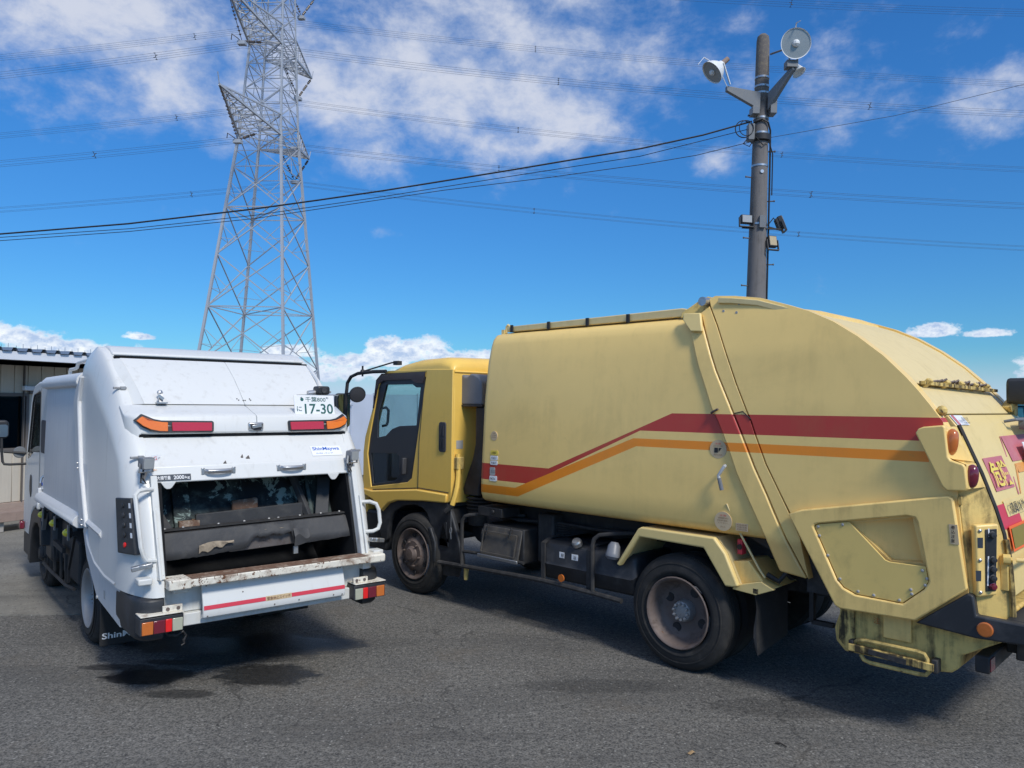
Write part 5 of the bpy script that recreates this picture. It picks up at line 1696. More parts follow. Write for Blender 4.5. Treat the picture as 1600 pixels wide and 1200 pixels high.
hp = [(hx(z), z) for z in (1.984, 2.10, 2.20, 2.30, 2.338)] + [(-.62, 2.325), (-.71, 2.26), (-1.10, 1.982)]
for ya, yb in ((-.058, -.8615), (-.8635, -1.585)):
    rings = []
    ends = [ya, ya + (yb - ya) * .04, ya + (yb - ya) * .5, yb - (yb - ya) * .04, yb]
    b = B()
    prof = hp
    outer = min(ya, yb) < -1.2
    def yend(y, z):
        if y > -.3:
            return y - .065 * max(0, (2.338 - z) / .348)
        if y < -1.4:
            return y + .035 * max(0, (2.338 - z) / .348)
        return y
    rings = [[(x, yend(y, z), z) for x, z in prof] for y in (ya, (ya + yb) / 2, yb)]
    B().loft(rings).done('hood_panel', 'white_paint', WT, .004, 2, 35)
# slanted cheeks at both hood ends that drop towards the tail sides
for sd in (1, -1):
    b = B()
    e = .065 if sd > 0 else .035
    vs = [(-.675, -.058, 2.333), (-.895, -.058 - e * .4, 2.2), (-1.15, -.058 - e, 1.985), (-1.0, .020, 1.972), (-.78, .022, 2.2), (-.57, .020, 2.33)]
    vs = [(x, y if sd > 0 else mir(y), z) for x, y, z in vs]
    b.add(vs, [(0, 1, 4, 5), (1, 2, 3, 4)])
    b.done('hood_cheek', 'white_paint', WT, smooth=30)
# lamp bar
lb = [(-1.135, 1.980), (-1.33, 1.922), (-1.385, 1.905), (-1.398, 1.89), (-1.415, 1.785), (-1.408, 1.772), (-1.36, 1.768), (-1.10, 1.80)]
for ya, yb in ((.030, -.862), (-.866, -1.670)):
    rings = []
    outer = ya if ya > -.5 else yb
    inner = yb if ya > -.5 else ya
    s = 1 if outer > inner else -1
    for q, kx, dz in ((0, .13, .05), (.025, .055, .058), (.05, .025, .055), (.065, .018, .02), (.08, .012, 0), (.16, 0, 0)):
        rings.append([(x + kx * (1 if x < -1.3 else .35), outer - s * q, z - (dz if z < 1.79 else dz * .1)) for x, z in lb])
    rings.append([(x, inner, z) for x, z in lb])
    B().loft(rings).done('lamp_bar', 'white_paint', WT, .009, 2, 35)
B().box(-1.40, -1.30, mir(-.035), -.035, 1.752, 1.772).done('bar_gap', 'hopper_dark', WT)

# tail lights on the bar
Lo = [(-.002, 1.87), (-.05, 1.915), (-.085, 1.898), (-.126, 1.879), (-.175, 1.869), (-.525, 1.864), (-.535, 1.854), (-.532, 1.790), (-.515, 1.780), (-.16, 1.784), (-.10, 1.797), (-.04, 1.828)]


def bx(z, y):
    e = .0
    d = max(0, y + .05)
    return -1.407 - .017 * (1.89 - z) / .1 + (.05 * d / .05 if d > 0 else 0) + (.03 * max(0, z - 1.885) / .03)


for sd in (1, -1):
    def lampshape(nm, pts, mt, t0, t1, parent):
        b = B()
        P = [(y if sd > 0 else mir(y), bx(z, y), z) for y, z in pts]
        n = len(P)
        b.add([(x - t0, y, z) for y, x, z in P] + [(x - t1, y, z) for y, x, z in P], [list(range(n)), list(range(2 * n - 1, n - 1, -1))] + [(i, (i + 1) % n, (i + 1) % n + n, i + n) for i in range(n)])
        return b.done(nm, mt, parent, .003, 1)
    T = lampshape('tail_light', Lo, 'black_plastic', -.01, .014, WT)
    lampshape('amber_lens', [(-.016, 1.868), (-.05, 1.898), (-.085, 1.882), (-.126, 1.866), (-.175, 1.858), (-.214, 1.857), (-.214, 1.793), (-.16, 1.795), (-.10, 1.808), (-.05, 1.834)], 'amber_lens', .0, .020, T)
    lampshape('red_lens', [(-.242, 1.856), (-.520, 1.853), (-.518, 1.792), (-.242, 1.794)], 'red_lens', .0, .020, T)
# central latch
b = B().box(-1.43, -1.40, -.908, -.792, 1.792, 1.852)
kl = b.done('latch', 'steel', WT, .010)
B().prism([(-.898, 1.842), (-.80, 1.842), (-.815, 1.800), (-.84, 1.79), (-.885, 1.79)], 'x', -1.436, -1.4305).done('latch_recess', 'interior_dark', kl)
B().bar((-1.445, -.885, 1.83), (-1.447, -.812, 1.818), .012, .024).done('latch_handle', 'steel', kl, .003)

# small hook on the hood seam and hood screw holes
b = B().box(-1.19, -1.14, -.275, -.20, 1.988, 1.998).bar((-1.165, -.235, 1.99), (-1.13, -.235, 2.07), .026, .02).sphere((-1.13, -.235, 2.068), .022, 8).bar((-1.175, -.25, 2.02), (-1.165, -.215, 2.05), .02, .02)
b.done('hood_catch', 'steel', WT)
for y, z in ((-.815, 2.03), (-.825, 2.02), (-.86, 2.018), (-.875, 2.018), (-.915, 2.03), (-.92, 2.02)):
    B().cyl((hx(z) - .001, y, z), (hx(z) - .006, y, z), .005, 6).done('screw_hole', 'print_black', WT)

# number plate and reversing camera
NP = Vector((-1.345, -1.192, 1.892))
NUY, NUZ = Vector((0, -1, 0)), Vector((.22, 0, 1)).normalized()
npl = plate('number_plate', 'sticker_white', WT, NP, NUY, NUZ, .345, .176, .008, .002)
letters('lettering', '千葉800', 'print_green', npl, NP + NUY * .095 + NUZ * .122 + Vector((-.0085, 0, 0)), NUY, NUZ, .175, .042, bold=.004)
letters('lettering', 'た', 'print_green', npl, NP + NUY * .048 + NUZ * .13 + Vector((-.0085, 0, 0)), NUY, NUZ, .026, .03) if False else letters('lettering', '●', 'print_green', npl, NP + NUY * .052 + NUZ * .128 + Vector((-.0085, 0, 0)), NUY, NUZ, .028, .028)
letters('lettering', 'に', 'print_green', npl, NP + NUY * .018 + NUZ * .045 + Vector((-.0085, 0, 0)), NUY, NUZ, .042, .04, bold=.008)
letters('lettering', '17-30', 'print_green', npl, NP + NUY * .085 + NUZ * .022 + Vector((-.0085, 0, 0)), NUY, NUZ, .245, .085, bold=.014)
letters('lettering', 'さ', 'print_green', npl, NP + NUY * .285 + NUZ * .148 + Vector((-.0085, 0, 0)), NUY, NUZ, .012, .014)
for yy in (.06, .28):
    B().cyl(NP + NUY * yy + NUZ * .158 + Vector((-.004, 0, 0)), NP + NUY * yy + NUZ * .158 + Vector((-.013, 0, 0)), .006, 8).done('screw', 'steel', npl)
    B().bar(NP + NUY * yy + NUZ * -.008, NP + NUY * (yy + .05) + NUZ * -.008, .03, .012).done('plate_clip', 'steel', npl)
B().bar(NP + NUY * .02 + NUZ * .10 + Vector((.006, 0, 0)), NP + NUY * .33 + NUZ * .10 + Vector((.006, 0, 0)), .02, .03).bar(NP + NUY * .17 + NUZ * .1 + Vector((.01, 0, 0)), NP + NUY * .17 + NUZ * .1 + Vector((.17, 0, .01)), .05, .04).done('plate_bracket', 'black_frame', npl)
cm = B().prism(rrect(-1.515, -1.405, 2.072, 2.142, .02), 'x', -1.30, -1.20).done('reversing_camera', 'black_plastic', WT, .012)
B().lathe([(0, .022), (.008, .022), (.009, .014), (.004, .0)], (-1.30, -1.46, 2.105), (-1, 0, 0), 12).done('lens', 'interior_dark', cm)
B().cyl((-1.24, -1.345, 2.082), (-1.24, -1.41, 2.09), .022, 10).box(-1.27, -1.1, -1.60, -1.31, 2.064, 2.072).done('camera_mount', 'steel', cm)

# lift gate: sloping sheet, folded lower band, handles, labels
gy0, gy1 = -.052, mir(-.052)
gp = [(-1.395, 1.75), (-1.545, 1.572), (-1.575, 1.555), (-1.612, 1.452), (-1.60, 1.445), (-1.56, 1.46), (-1.53, 1.55), (-1.37, 1.745)]
b = B()
rings = []
for q in (0, 1):
    y = gy0 if q == 0 else gy1
    rings.append([(x, y, z) for x, z in gp])
GT = B().loft(rings).done('lift_gate', 'white_paint', WT, .006, 2, 30)
for y in (-.175, -1.40):
    B().prism([(y - .05, 1.452), (y + .05, 1.452), (y + .025, 1.415), (y + .012, 1.405), (y - .012, 1.405), (y - .025, 1.415)], 'x', -1.618, -1.608).done('gate_tab', 'white_paint', GT, .003)


def gx(z):
    return lerp([(1.452, -1.612), (1.555, -1.575), (1.572, -1.545), (1.75, -1.395)], z)


for y0, y1 in ((-.41, -.625), (-.96, -1.165)):
    b = B()
    zz = 1.492
    rings = []
    for i in range(9):
        f = i / 8
        y = y0 + (y1 - y0) * f
        k = math.sin(math.pi * f) ** .35 if 0 < f < 1 else 0
        x = gx(zz + .02) + .004 - .050 * k
        w = .022
        rings.append([(x, y, zz + .026 + w * .6), (x - .012, y, zz + .026), (x - .004, y, zz + .026 - w), (x + .012, y, zz + .026)])
    b.loft(rings)
    b.box(gx(zz) - .008, gx(zz + .03) + .01, y0 - .01, y0 + .012, zz + .0, zz + .045).box(gx(zz) - .008, gx(zz + .03) + .01, y1 - .012, y1 + .01, zz, zz + .045)
    b.done('pull_handle', 'steel', GT, .003)
GN = Vector((-.96, 0, -.33)).normalized()
lo = Vector((gx(1.462) - .004, -.070, 1.462))
lu = Vector((.037, 0, .103)).normalized()
ld = plate('load_label', 'sticker_dark', GT, lo, NUY, lu, .255, .042, .003)
letters('lettering', '最大積載量', 'print_white', ld, lo + NUY * .010 + lu * .007 + Vector((-.0035, 0, 0)), NUY, lu, .11, .027, bold=.012, depth=.002)
letters('lettering', '2000', 'print_white', ld, lo + NUY * .140 + lu * .007 + Vector((-.0035, 0, 0)), NUY, lu, .07, .027, bold=.018, depth=.002)
letters('lettering', 'kg', 'print_white', ld, lo + NUY * .216 + lu * .006 + Vector((-.0035, 0, 0)), NUY, lu, .03, .022, bold=.012, depth=.002)
up2 = Vector((.15, 0, .178)).normalized()
so = Vector((gx(1.59) - .004, -1.262, 1.588))
st = plate('maker_sticker', 'sticker_white', GT, so, NUY, up2, .255, .092, .003)
letters('lettering', 'ShinMaywa', 'print_blue', st, so + NUY * .014 + up2 * .045 + Vector((-.003, 0, -.002)), NUY, up2, .227, .042, bold=.016, depth=.003)
letters('lettering', 'G-PX パック', 'print_blue', st, so + NUY * .035 + up2 * .018 + Vector((-.003, 0, -.002)), NUY, up2, .14, .014, depth=.003)
so = Vector((gx(1.585) - .004, -.080, 1.588))
B().prism([(so.y - p[0], so.z + p[1]) for p in ((0, .02), (.02, .0), (.042, .004), (.052, .03), (.066, .046), (.04, .048), (.005, .044))], 'x', gx(1.60) - .008, gx(1.60) - .004).done('logo_sticker', 'sticker_white', GT)
letters('lettering', 'G', 'red_print', GT, (gx(1.60) - .008, so.y - .018, so.z + .012), NUY, (0, 0, 1), .022, .024)
letters('lettering', '注意点', 'orange_print', GT, (gx(1.532) - .004, -.072, 1.532), NUY, lu, .035, .010, bold=.01, depth=.003)
for y, z, w in ((-.70, 1.60, .012), (-.735, 1.592, .02), (-.56, 1.562, .016)):
    B().prism([(y, z), (y - w, z + .02), (y - w * 1.6, z - .005), (y - w * .8, z - .018)], 'x', gx(z) - .006, gx(z) - .0015).done('paint_scar', 'siding_trim', GT)
for y0, z0, k in ((-.46, 1.69, 1), (-.49, 1.672, 1), (-1.09, 1.71, 1), (-1.17, 1.71, 1)):
    pass

# door post rails either side of the opening
for sd in (1, -1):
    f = (lambda y: y) if sd > 0 else mir
    b = B()
    b.add([(x, f(y), z) for x, y, z in ((-1.635, -.055, 1.50), (-1.635, -.098, 1.50), (-1.85, -.108, .84), (-1.85, -.058, .84), (-1.60, -.055, 1.50), (-1.60, -.098, 1.50), (-1.79, -.108, .84), (-1.79, -.058, .84))],
          [(0, 1, 2, 3), (7, 6, 5, 4), (0, 4, 5, 1), (1, 5, 6, 2), (2, 6, 7, 3), (3, 7, 4, 0)])
    P = b.done('post_rail', 'white_worn', WT, .006)
    b = B().bar((-1.715, f(-.062), 1.28), (-1.865, f(-.072), .84), .016, .022)
    b.done('gate_guide', 'white_worn', P, .003)
    # grab bar
    b = B()
    if sd > 0:
        gpts = [(-1.665, -.062, 1.415), (-1.69, -.01, 1.418), (-1.70, .032, 1.412), (-1.712, .056, 1.385), (-1.745, .050, 1.28), (-1.80, .035, 1.06), (-1.808, .02, 1.0), (-1.805, .0, .972), (-1.80, -.06, .962)]
    else:
        gpts = [(-1.70, mir(-.06), 1.225), (-1.73, mir(.02), 1.225), (-1.745, mir(.07), 1.205), (-1.76, mir(.085), 1.16), (-1.785, mir(.085), 1.06), (-1.79, mir(.065), 1.015), (-1.79, mir(.02), 1.0), (-1.78, mir(-.06), 1.0)]
    b.tube(gpts, .015, 8)
    b.done('grab_bar', 'white_worn', WT)
    # lower block and latch
    b = B().box(-1.88, -1.78, min(f(.065), f(-.02)), max(f(.065), f(-.02)), .825, .865)
    b.done('stop_block', 'white_worn', WT, .008)
    b = B().bar((-1.815, f(.095), .925), (-1.835, f(-.03), .945), .045, .03).bar((-1.83, f(.05), .935), (-1.845, f(.01), .94), .03, .03)
    b.done('toggle_latch', 'steel', WT, .005)
    for z, yy in ((2.10, .012), (1.62, .035)):
        b = B()
        c = Vector((wr(z) - .010, f(.0), z))
        b.obox(c, (.010, 0, 0), (0, .045, 0), (0, 0, .008)).obox(c + Vector((-.008, f(-.02) - f(.0), .0)), (.010, 0, 0), (0, .018, 0), (0, 0, .013))
        b.done('gate_hinge', 'hub_grey', WT, .003)
# control panel on the left corner
b = B()
cp = [(.128, 1.345), (.055, 1.356), (.020, 1.000), (.100, .992)]
vs0 = [(-1.595, .040, 1.345), (-1.655, -.035, 1.356), (-1.785, -.032, 1.000), (-1.745, .040, .992)]
vs0 = [(-1.40, .100, 1.345), (-1.63, .056, 1.36), (-1.74, .052, 1.0), (-1.52, .104, .99)]
nrm = (Vector(vs0[1]) - Vector(vs0[0])).cross(Vector(vs0[3]) - Vector(vs0[0])).normalized()
if nrm.x > 0:
    nrm = -nrm
b.add([Vector(p) - nrm * .04 for p in vs0] + [Vector(p) + nrm * .010 for p in vs0], [(3, 2, 1, 0), (4, 5, 6, 7), (0, 1, 5, 4), (1, 2, 6, 5), (2, 3, 7, 6), (3, 0, 4, 7)])
CP = b.done('control_panel', 'black_plastic', WT, .008)


def cpp(u, v, w=.010):
    a = Vector(vs0[0]).lerp(Vector(vs0[1]), u)
    c = Vector(vs0[3]).lerp(Vector(vs0[2]), u)
    return a.lerp(c, v) + nrm * w


for k in range(5):
    v = .12 + k * .175
    B().lathe([(0, .017), (.006, .017), (.008, .012), (.009, 0)], cpp(.5, v + .02), nrm, 12).done('push_button', 'bright_red' if k == 4 else 'black_plastic', CP)
    if k < 4:
        b = B().add([cpp(.86, v - .03, .0112), cpp(.98, v - .03, .0112), cpp(.98, v + .06, .0112), cpp(.86, v + .06, .0112)], [(0, 1, 2, 3)])
        b.done('switch_label', 'sticker_white', CP, smooth=0)
# work lights on the post heads
for c, sd in ((Vector((-1.655, -.024, 1.590)), 1), (Vector((-1.655, -1.545, 1.592)), -1)):
    b = B()
    ax_ = Vector((-.88, -.30 if sd > 0 else -.25, -.10)).normalized()
    u = ax_.cross(Vector((0, 0, 1))).normalized()
    w = u.cross(ax_)
    rings = []
    for k, s_ in ((-.055, .55), (-.045, .8), (-.01, 1.0), (.025, 1.0)):
        rings.append([c + ax_ * k + u * p[0] * s_ + w * p[1] * s_ for p in rrect(-.042, .042, -.040, .040, .012)])
    b.loft(rings)
    L = b.done('work_light', 'snorkel', WT, .004)
    b = B().loft([[c + ax_ * k + u * p[0] * .86 + w * p[1] * .86 for p in rrect(-.042, .042, -.040, .040, .012)] for k in (.0252, .029)])
    b.done('lens', 'led_face', L)
    b = B()
    b.bar(c + u * .048, c + u * .048 - w * .06, .006, .02).bar(c - u * .048, c - u * .048 - w * .06, .006, .02).bar(c + u * .05 - w * .06, c - u * .05 - w * .06, .02, .006).bar(c - w * .06, c - w * .12 - ax_ * .02, .016, .012)
    b.done('light_bracket', 'steel', L)
    b = B().tube([c - w * .03 - ax_ * .03, c - w * .10 + u * .02, c - w * .14 - u * .01, c - w * .13 + u * .03, c - w * .07 - ax_ * .05], .006, 5).done('light_cable', 'black_frame', L)

# hopper interior
iy0, iy1 = -.102, mir(-.102)
hwp = [(-.70, .66), (-1.80, .74), (-1.79, .84), (-1.60, 1.46), (-1.52, 1.56), (-1.34, 1.74), (-.70, 1.74)]
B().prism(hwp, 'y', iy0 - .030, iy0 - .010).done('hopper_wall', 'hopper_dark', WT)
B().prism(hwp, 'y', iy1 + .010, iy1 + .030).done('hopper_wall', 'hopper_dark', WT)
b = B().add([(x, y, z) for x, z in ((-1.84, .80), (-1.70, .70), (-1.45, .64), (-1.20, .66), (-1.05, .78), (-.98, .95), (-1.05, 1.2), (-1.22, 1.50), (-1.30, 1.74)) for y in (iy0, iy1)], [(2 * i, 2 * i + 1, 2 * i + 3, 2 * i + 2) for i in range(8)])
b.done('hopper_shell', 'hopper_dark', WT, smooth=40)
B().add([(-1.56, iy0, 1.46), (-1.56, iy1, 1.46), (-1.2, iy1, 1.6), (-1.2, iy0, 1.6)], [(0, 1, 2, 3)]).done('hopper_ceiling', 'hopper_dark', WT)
# packing blade leaning in the opening
bl_ = B()
bl_.add([(x, y, z) for x, y, z in ((-1.20, iy0 - .02, 1.50), (-1.20, iy1 + .02, 1.50), (-1.38, iy1 + .02, 1.10), (-1.38, iy0 - .02, 1.10), (-1.16, iy0 - .02, 1.50), (-1.16, iy1 + .02, 1.50), (-1.30, iy1 + .02, 1.06), (-1.30, iy0 - .02, 1.06))],
        [(3, 2, 1, 0), (4, 5, 6, 7), (0, 1, 5, 4), (1, 2, 6, 5), (2, 3, 7, 6), (3, 0, 4, 7)])
PB = bl_.done('packing_blade', 'hopper_paint', WT, .01)
for y in (-.34, -1.22, -1.32):
    B().bar((-1.235, y, 1.48), (-1.41, y, 1.10), .12 if y > -1 else .03, .03, (1, 0, 0)).done('blade_rib', 'hopper_paint', PB, .006)
b = B().bar((-1.42, -.42, 1.14), (-1.42, -1.28, 1.17), .03, .10).done('blade_plate', 'rubber_grey', PB, .004)
B().box(-1.45, -1.36, -.44, -.30, 1.08, 1.15).done('blade_pocket', 'rust_top', PB)
B().bar((-1.355, -.70, 1.215), (-1.355, -.90, 1.225), .03, .10).done('worn_patch', 'rust_top', PB, .02)
B().bar((-1.30, -1.18, 1.46), (-1.48, -1.27, 1.09), .04, .05).done('side_arm', 'rubber_grey', PB, .005)
B().bar((-1.34, -1.45, 1.40), (-1.50, -1.36, 1.12), .10, .03).done('side_scraper', 'rubber_grey', PB, .004)
B().bar((-1.40, -.14, 1.25), (-1.55, -.20, 1.10), .07, .03).done('side_scraper', 'rubber_grey', PB, .004)

# worn rubber flap along the hopper mouth with a bolted steel strip
FL = [(-1.52, 1.108), (-1.615, 1.098), (-1.632, 1.05), (-1.648, .985), (-1.66, .925)]
ny = 60
b = B()
rows = []
for i in range(ny + 1):
    f = i / ny
    y = -.118 + (-1.548 + .118) * f
    if f < .43:
        hm = 1 - .12 * max(0, (f - .2) / .23)
    elif f < .665:
        hm = .42 + .10 * math.sin(40 * f) * math.sin(17 * f) + random.uniform(-.05, .05) + .3 * max(0, (.46 - f) / .03)
    else:
        hm = .98 - .12 * (f - .665) / .335
    row = []
    for j, (x, z) in enumerate(FL):
        wv = .003 * math.sin(9 * f + j) + .002 * math.sin(31 * f + 2 * j)
        k = max(0, j - 1) / 3
        zz = 1.098 - (1.098 - z) * (hm if j > 1 else 1) + .02 * f
        if j == 4:
            zz += random.uniform(-.003, .003)
        flare = .045 * k ** 1.3 * max(0, (f - .66) / .34)
        row.append((x + wv - flare, y, zz))
    rows.append(row)
tear = set()
vs = [p for r in rows for p in r]
fs = [(i * 5 + j, i * 5 + j + 1, (i + 1) * 5 + j + 1, (i + 1) * 5 + j) for i in range(ny) for j in range(4) if (i, j) not in tear]
b.add(vs, fs)
FP = b.done('rubber_flap', 'rubber_grey', WT, smooth=50, fix=False)
md = FP.modifiers.new('thick', 'SOLIDIFY')
md.thickness = .010
b = B()
for i in range(8):
    f0, f1 = i / 8, (i + 1) / 8
    ya, yb = -.118 - 1.427 * f0, -.118 - 1.427 * f1
    b.bar((-1.575, ya, 1.118 + .02 * f0), (-1.575, yb, 1.118 + .02 * f1), .05, .012)
ST = b.done('flap_strip', 'rust_top', WT)
ST.data.materials[0] = MATS['black_dusty']
for f in (.035, .12, .29, .42, .55, .60, .72, .84, .95):
    y = -.118 - 1.427 * f
    B().sphere((-1.575, y, 1.127 + .02 * f), .011, 8, 1, 1, .7).done('bolt', 'hub_grey', ST)
# lower steel lip seen below the torn part, cloth backing and loose tongue
B().bar((-1.600, -.60, .985), (-1.600, -1.22, 1.00), .025, .115).bar((-1.608, -.60, 1.045), (-1.608, -1.22, 1.06), .04, .010).done('mouth_lip', 'mouth_steel', WT, .004)
b = B()
b.bar((-1.632, -.80, 1.062), (-1.634, -1.02, 1.066), .010, .014).bar((-1.63, -.86, 1.05), (-1.632, -.93, 1.045), .010, .02)
b.done('torn_edge', 'torn_cloth', WT)
b = B()
rg = []
for i in range(13):
    f = i / 12
    y = -.37 - .24 * f
    rg.append([(-1.668 - .006 * math.sin(7 * f), y, 1.035 + .012 * math.sin(5 * f) - .03 * (1 - f)), (-1.676 - .004 * math.sin(9 * f), y, .995 + .01 * math.sin(11 * f + 1) + .025 * f), (-1.672, y, .95 + .06 * f + .012 * math.sin(17 * f))])
b.add([p for r in rg for p in r], [(i * 3 + j, i * 3 + j + 1, i * 3 + j + 4, i * 3 + j + 3) for i in range(12) for j in range(2)])
b.done('torn_cloth', 'torn_cloth', WT, smooth=40)
b = B()
rg = []
for i in range(9):
    f = i / 8
    y = -1.06 - .12 * f
    rg.append([(-1.655, y, 1.06 - .01 * f), (-1.69, y, 1.0 + .02 * math.sin(6 * f)), (-1.68, y, .925 + .03 * f)])
b.add([p for r in rg for p in r], [(i * 3 + j, i * 3 + j + 1, i * 3 + j + 4, i * 3 + j + 3) for i in range(8) for j in range(2)])
o = b.done('loose_tongue', 'rubber_grey', WT, smooth=40)
B().box(-1.66, -1.64, -1.10, -1.065, .87, .925).done('hanging_clip', 'steel', WT, .003)

# step beam with rust, rear beam, stop-switch panel
b = B().box(-1.955, -1.80, -1.625, -.115, .79, .845)
b.cur = 1
b.add([(-1.953, -.117, .8455), (-1.953, -1.623, .8455), (-1.805, -1.623, .8455), (-1.805, -.117, .8455)], [(0, 1, 2, 3)])
S1 = b.done('step_beam', ['white_rusty', 'rust_top'], WT, .010)
B().box(-1.960, -1.79, -.24, -.10, .785, .850).done('beam_cap', 'white_rusty', S1, .008)
B().box(-1.960, -1.79, -1.68, -1.53, .785, .850).done('beam_cap', 'white_rusty', S1, .014)
B().box(-1.80, -1.62, mir(-.02), -.02, .60, .80).done('rear_beam', 'white_worn', WT, .008)
B().box(-1.84, -1.78, -1.63, -.04, .515, .598).done('under_beam', 'white_worn', WT, .006)
for y in (-.20, -1.40):
    B().box(-1.83, -1.801, y - .06, y + .04, .735, .782).done('beam_bracket', 'white_worn', WT, .006)
b = B()
pp = [(-1.862, .785), (-1.905, .66), (-1.915, .60), (-1.905, .565), (-1.87, .555), (-1.865, .57), (-1.89, .60), (-1.885, .66), (-1.845, .785)]
b.prism(pp, 'y', -1.365, -.33)
SP = b.done('stop_panel', 'white_paint', WT, .006, 2, 30)


def pxz(z):
    return lerp([(.555, -1.900), (.60, -1.915), (.66, -1.905), (.785, -1.862)], z)


for ya, yb in ((-.335, -.755), (-.945, -1.360)):
    B().add([(pxz(.645) - .003, ya, .645), (pxz(.645) - .003, yb, .645), (pxz(.618) - .003, yb, .618), (pxz(.618) - .003, ya, .618)], [(0, 1, 2, 3)]).done('red_stripe', 'red_print', SP, smooth=0)
sl = plate('label', 'sticker_tan', SP, (pxz(.632) - .001, -.757, .614), NUY, (.02, 0, 1), .186, .034, .003)
letters('lettering', '緊急停止スイッチ', 'print_brown', sl, (pxz(.632) - .0043, -.765, .619), NUY, (.02, 0, 1), .17, .024, bold=.01)
for y, z in ((-.36, .77), (-.36, .575), (-1.34, .77), (-1.34, .58), (-1.32, .77), (-1.27, .585), (-.6, .70), (-.82, .585), (-1.0, .59)):
    B().cyl((pxz(z) - .001, y, z), (pxz(z) - .004, y, z), .005, 6).done('rivet', 'siding_trim', SP)

# lamp clusters
for y0, order in ((.060, 1), (mir(.060), -1)):
    f = (lambda d: y0 - d) if order > 0 else (lambda d: y0 + d)
    b = B().box(-1.92, -1.80, min(f(0), f(.265)), max(f(0), f(.265)), .515, .625)
    LC = b.done('lamp_cluster', 'black_plastic', WT, .006)
    for a, c, mt in ((.010, .078, 'orange_dark'), (.080, .150, 'dark_red_lens'), (.152, .192, 'bright_red'), (.194, .258, 'clear_lens')):
        lb_ = B().box(-1.929, -1.919, min(f(a), f(c)), max(f(a), f(c)), .520, .602).done('lens', mt, LC, .004)
    B().box(-1.93, -1.80, min(f(.0), f(.262)), max(f(.0), f(.262)), .632, .640).box(-1.90, -1.88, min(f(.14), f(.262)), max(f(.14), f(.262)), .64, .68).done('lamp_bracket', 'white_rusty', LC, .003)
    B().cyl((-1.905, f(.17), .66), (-1.895, f(.17), .66), .012, 8).cyl((-1.905, f(.235), .66), (-1.895, f(.235), .66), .012, 8).done('bolt', 'rim_brown', LC)
b = B()
b.tube([(-1.86, -.10, .515), (-1.86, -.13, .48), (-1.86, -.18, .47), (-1.86, -.22, .49), (-1.86, -.24, .46), (-1.86, -.225, .43)], .008, 6).tube([(-1.85, -.05, .51), (-1.85, -.07, .485), (-1.85, -.09, .50)], .007, 5).tube([(-1.86, -.22, .44), (-1.86, -.23, .41), (-1.86, -.21, .40)], .006, 5)
b.done('lamp_wiring', 'black_frame', WT)

# black corner bumpers
for sd in (1, -1):
    f = (lambda y: y) if sd > 0 else mir
    rings = []
    for z, k in ((.455, .03), (.475, .008), (.56, 0), (.68, 0), (.715, .008), (.73, .03)):
        pts = [(-1.30, .068 - k), (-1.62, .072 - k)]
        for i in range(6):
            a = R(90 * i / 5)
            pts.append((-1.70 - (.165 - k) * math.sin(a), -.03 + (.102 - k) * math.cos(a)))
        pts += [(-1.865 + k, -.10), (-1.70, -.10), (-1.30, -.05)]
        rings.append([(x, f(y), z) for x, y in pts])
    B().loft(rings).done('corner_bumper', 'black_plastic', WT, .01, 2, 40)

_before = set(WT.children_recursive)
# lower skirt behind the wheel and its upper fold
for sd in (1, -1):
    f = (lambda y: y) if sd > 0 else mir
    sk = [(.0, .95), (-.165, .755), (-.355, .643), (-.572, .515), (-1.31, .46), (-1.29, .74), (-1.235, .735), (-.934, .735), (-.60, .775), (-.33, .88), (-.20, 1.0), (-.12, 1.1)]
    b = B().prism(sk, 'y', f(.035), f(.005))
    b.done('side_skirt', 'white_side', WT, .008)
    b = B()
    fo1 = [(-.30, .93), (-.38, .85), (-.60, .745), (-.94, .705), (-1.26, .70)]
    fo2 = [(-.26, .95), (-.34, .875), (-.60, .775), (-.94, .735), (-1.26, .735)]
    b.loft([[(x, f(.028), z) for x, z in fo1], [(x, f(.066), z + .012) for x, z in fo2], [(x, f(.05), z + .05) for x, z in fo2]], cap=False, closed=False)
    b.done('skirt_fold', 'white_side', WT, smooth=40)
B().prism([(-.80, .62), (-.85, .62), (-.86, .56), (-.81, .56)], 'y', .034, .0365).done('access_slot', 'sticker_grey', WT)
B().cyl((-.60, .035, .53), (-.60, .045, .53), .012, 8).done('skirt_clip', 'white_worn', WT)

